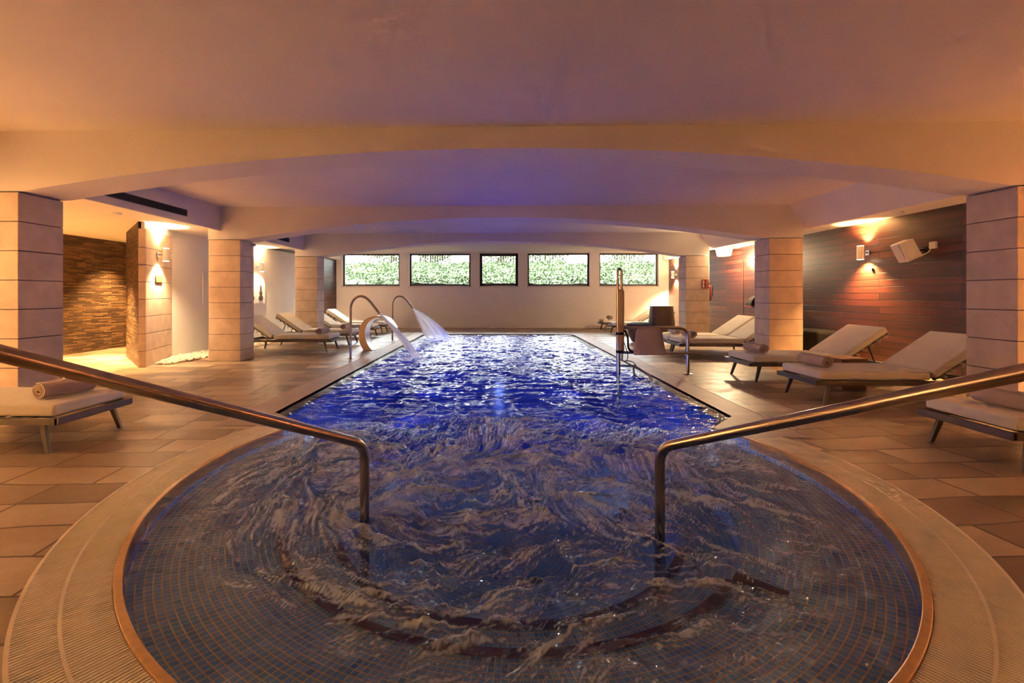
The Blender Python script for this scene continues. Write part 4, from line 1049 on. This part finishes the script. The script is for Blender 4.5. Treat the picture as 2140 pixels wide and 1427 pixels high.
def bed(name, x0, x1, y0, y1, n, lab, rs=.9):
    m = MB(); src = [pebble_mesh(30+k).v for k in range(5)]; f0 = pebble_mesh(0).f
    for i in range(n):
        x = random.uniform(x0, x1)*U; y = random.uniform(y0, y1)*U; s = random.uniform(.6, 1.25)*rs; a = random.uniform(0, 6.28); c, q = math.cos(a), math.sin(a)
        m.add([(x+s*(vx*c-vy*q), y+s*(vx*q+vy*c), .014+s*vz+.0) for vx, vy, vz in src[i % 5]], f0)
    o = m.build(name, M['pebble'], None, smooth=True, angle=80); tag(o, lab, 'pebbles', None, 'stuff')
bed('pebbles', -5.04, -4.66, 8.05, 13.6, 900, 'strip of white pebbles along the left wall behind the loungers')
bed('pebbles', -4.9, 5.1, 13.78, 14.04, 1100, 'strip of brownish pebbles along the foot of the back wall')
bed('pebbles', 4.86, 5.18, 3.2, 6.9, 700, 'strip of pebbles along the foot of the wooden wall behind the loungers')
tag(MB().box(P(.1, 13.72, .012), (9.9*U, .02, .03)).build('trim_4', M['coping']), kind='structure')

# ------------------------------------------------------------------ garden outside the windows
g = MB(); g.add([P(-16, 14.42, 1.22), P(16, 14.42, 1.22), P(16, 15.1, 1.24), P(-16, 15.1, 1.24), P(-16, 19, 2.22), P(16, 19, 2.22), P(-16, 40, 2.3), P(16, 40, 2.3)], [(0, 1, 2, 3), (3, 2, 5, 4), (4, 5, 7, 6)])
tag(g.build('ground', simple('garden_soil', (.10, .06, .03), .95, noise=.2, nscale=2.)), kind='structure')
nx, ny = 200, 42; X = np.linspace(-8.5, 8.5, nx); Y = np.linspace(15.0, 18.4, ny); XX, YY = np.meshgrid(X, Y)
hz_ = 1.235+(YY-15.05)*.285+.16*fbm(XX*1.1, YY*1.6, 4, 5)+.10*fbm(XX*4, YY*5, 3, 9)
vs = np.stack([XX*U, YY*U, hz_*U], -1).reshape(-1, 3); hm = MB()
hm.add(vs.tolist(), [(j*nx+i, j*nx+i+1, (j+1)*nx+i+1, (j+1)*nx+i) for j in range(ny-1) for i in range(nx-1)])
rl = random.Random(3)
for k in range(15000):
    x = rl.uniform(-8.4, 8.4); y = 15.0+3.4*rl.random()**1.1
    if x < -4.0 and y < 15.9 and rl.random() < .75 and (x+5.0)+(y-15.3)*1.4 < .6: continue
    i = min(nx-1, int((x+8.5)/17*(nx-1))); j = min(ny-1, int((y-15)/3.4*(ny-1))); z = hz_[j, i]*U+rl.uniform(0, .09); s = rl.uniform(.03, .065)
    d = Vector((rl.gauss(0, 1), rl.gauss(-.6, 1), rl.gauss(.6, 1))).normalized(); t1 = d.orthogonal().normalized(); t2 = d.cross(t1); c = Vector((x*U, y*U, z))
    hm.add([c-t1*s, c-t2*s*.6, c+t1*s, c+t2*s*.6], [(0, 1, 2, 3)])
tag(hm.build('ivy_hedge', M['leaf']), 'green ivy covered bank outside the windows', 'hedge', None, 'stuff')
fe = empty('garden_fence', P(0, 18.7, 2.0), label='tall metal garden fence of thin bars behind the ivy bank', cat='fence')
b = MB()
for i in range(170): b.box(((-8.4+i*.1)*U, 0, .65), (.022, .022, 1.3))
b.build('fence_bars', M['fence'], fe, )
b = MB(); b.box((0, 0, 1.15), (17*U, .03, .04)).box((0, 0, .22), (17*U, .03, .04)); b.build('fence_rails', M['fence'], fe)
for i in range(7): MB().box(((-8.2+i*2.7)*U, 0, .7), (.07, .07, 1.4)).build('fence_post', M['fence'], fe)
tl_ = ['leafy tree behind the fence seen in the leftmost window', 'leafy tree behind the fence seen in the second window', 'leafy yellowish tree behind the fence seen in the small middle window', 'leafy tree behind the fence seen in the fourth window', 'dark leafy tree behind the fence seen in the rightmost window']
for i, (x, y, s) in enumerate(((-4.9, 21., .9), (-3.0, 22., .7), (.2, 21.5, .8), (2.2, 21.5, .95), (6.2, 22, 1.0))):
    t = empty('garden_tree', P(x, y, 2.2), label=tl_[i], cat='tree', group='trees beyond the garden fence')
    MB().tube([(0, 0, -.1), (.05, 0, .8), (0, .05, 1.6)], [.09, .07, .05], 8).build('trunk', M['bark'], t)
    m = MB(); rr = random.Random(i)
    s *= 1.3
    for k in range(2600):
        d = Vector((rr.gauss(0, 1), rr.gauss(0, 1), rr.gauss(0, .8))).normalized()*s*rr.random()**.4*1.15; c = d+Vector((0, 0, .95)); q = Vector((rr.gauss(0, 1), rr.gauss(0, 1), rr.gauss(0, 1))).normalized()
        t1 = q.orthogonal().normalized()*.07; t2 = q.cross(t1)*.6; m.add([c-t1, c-t2, c+t1, c+t2], [(0, 1, 2, 3)])
    m.build('crown', M['tree'], t)
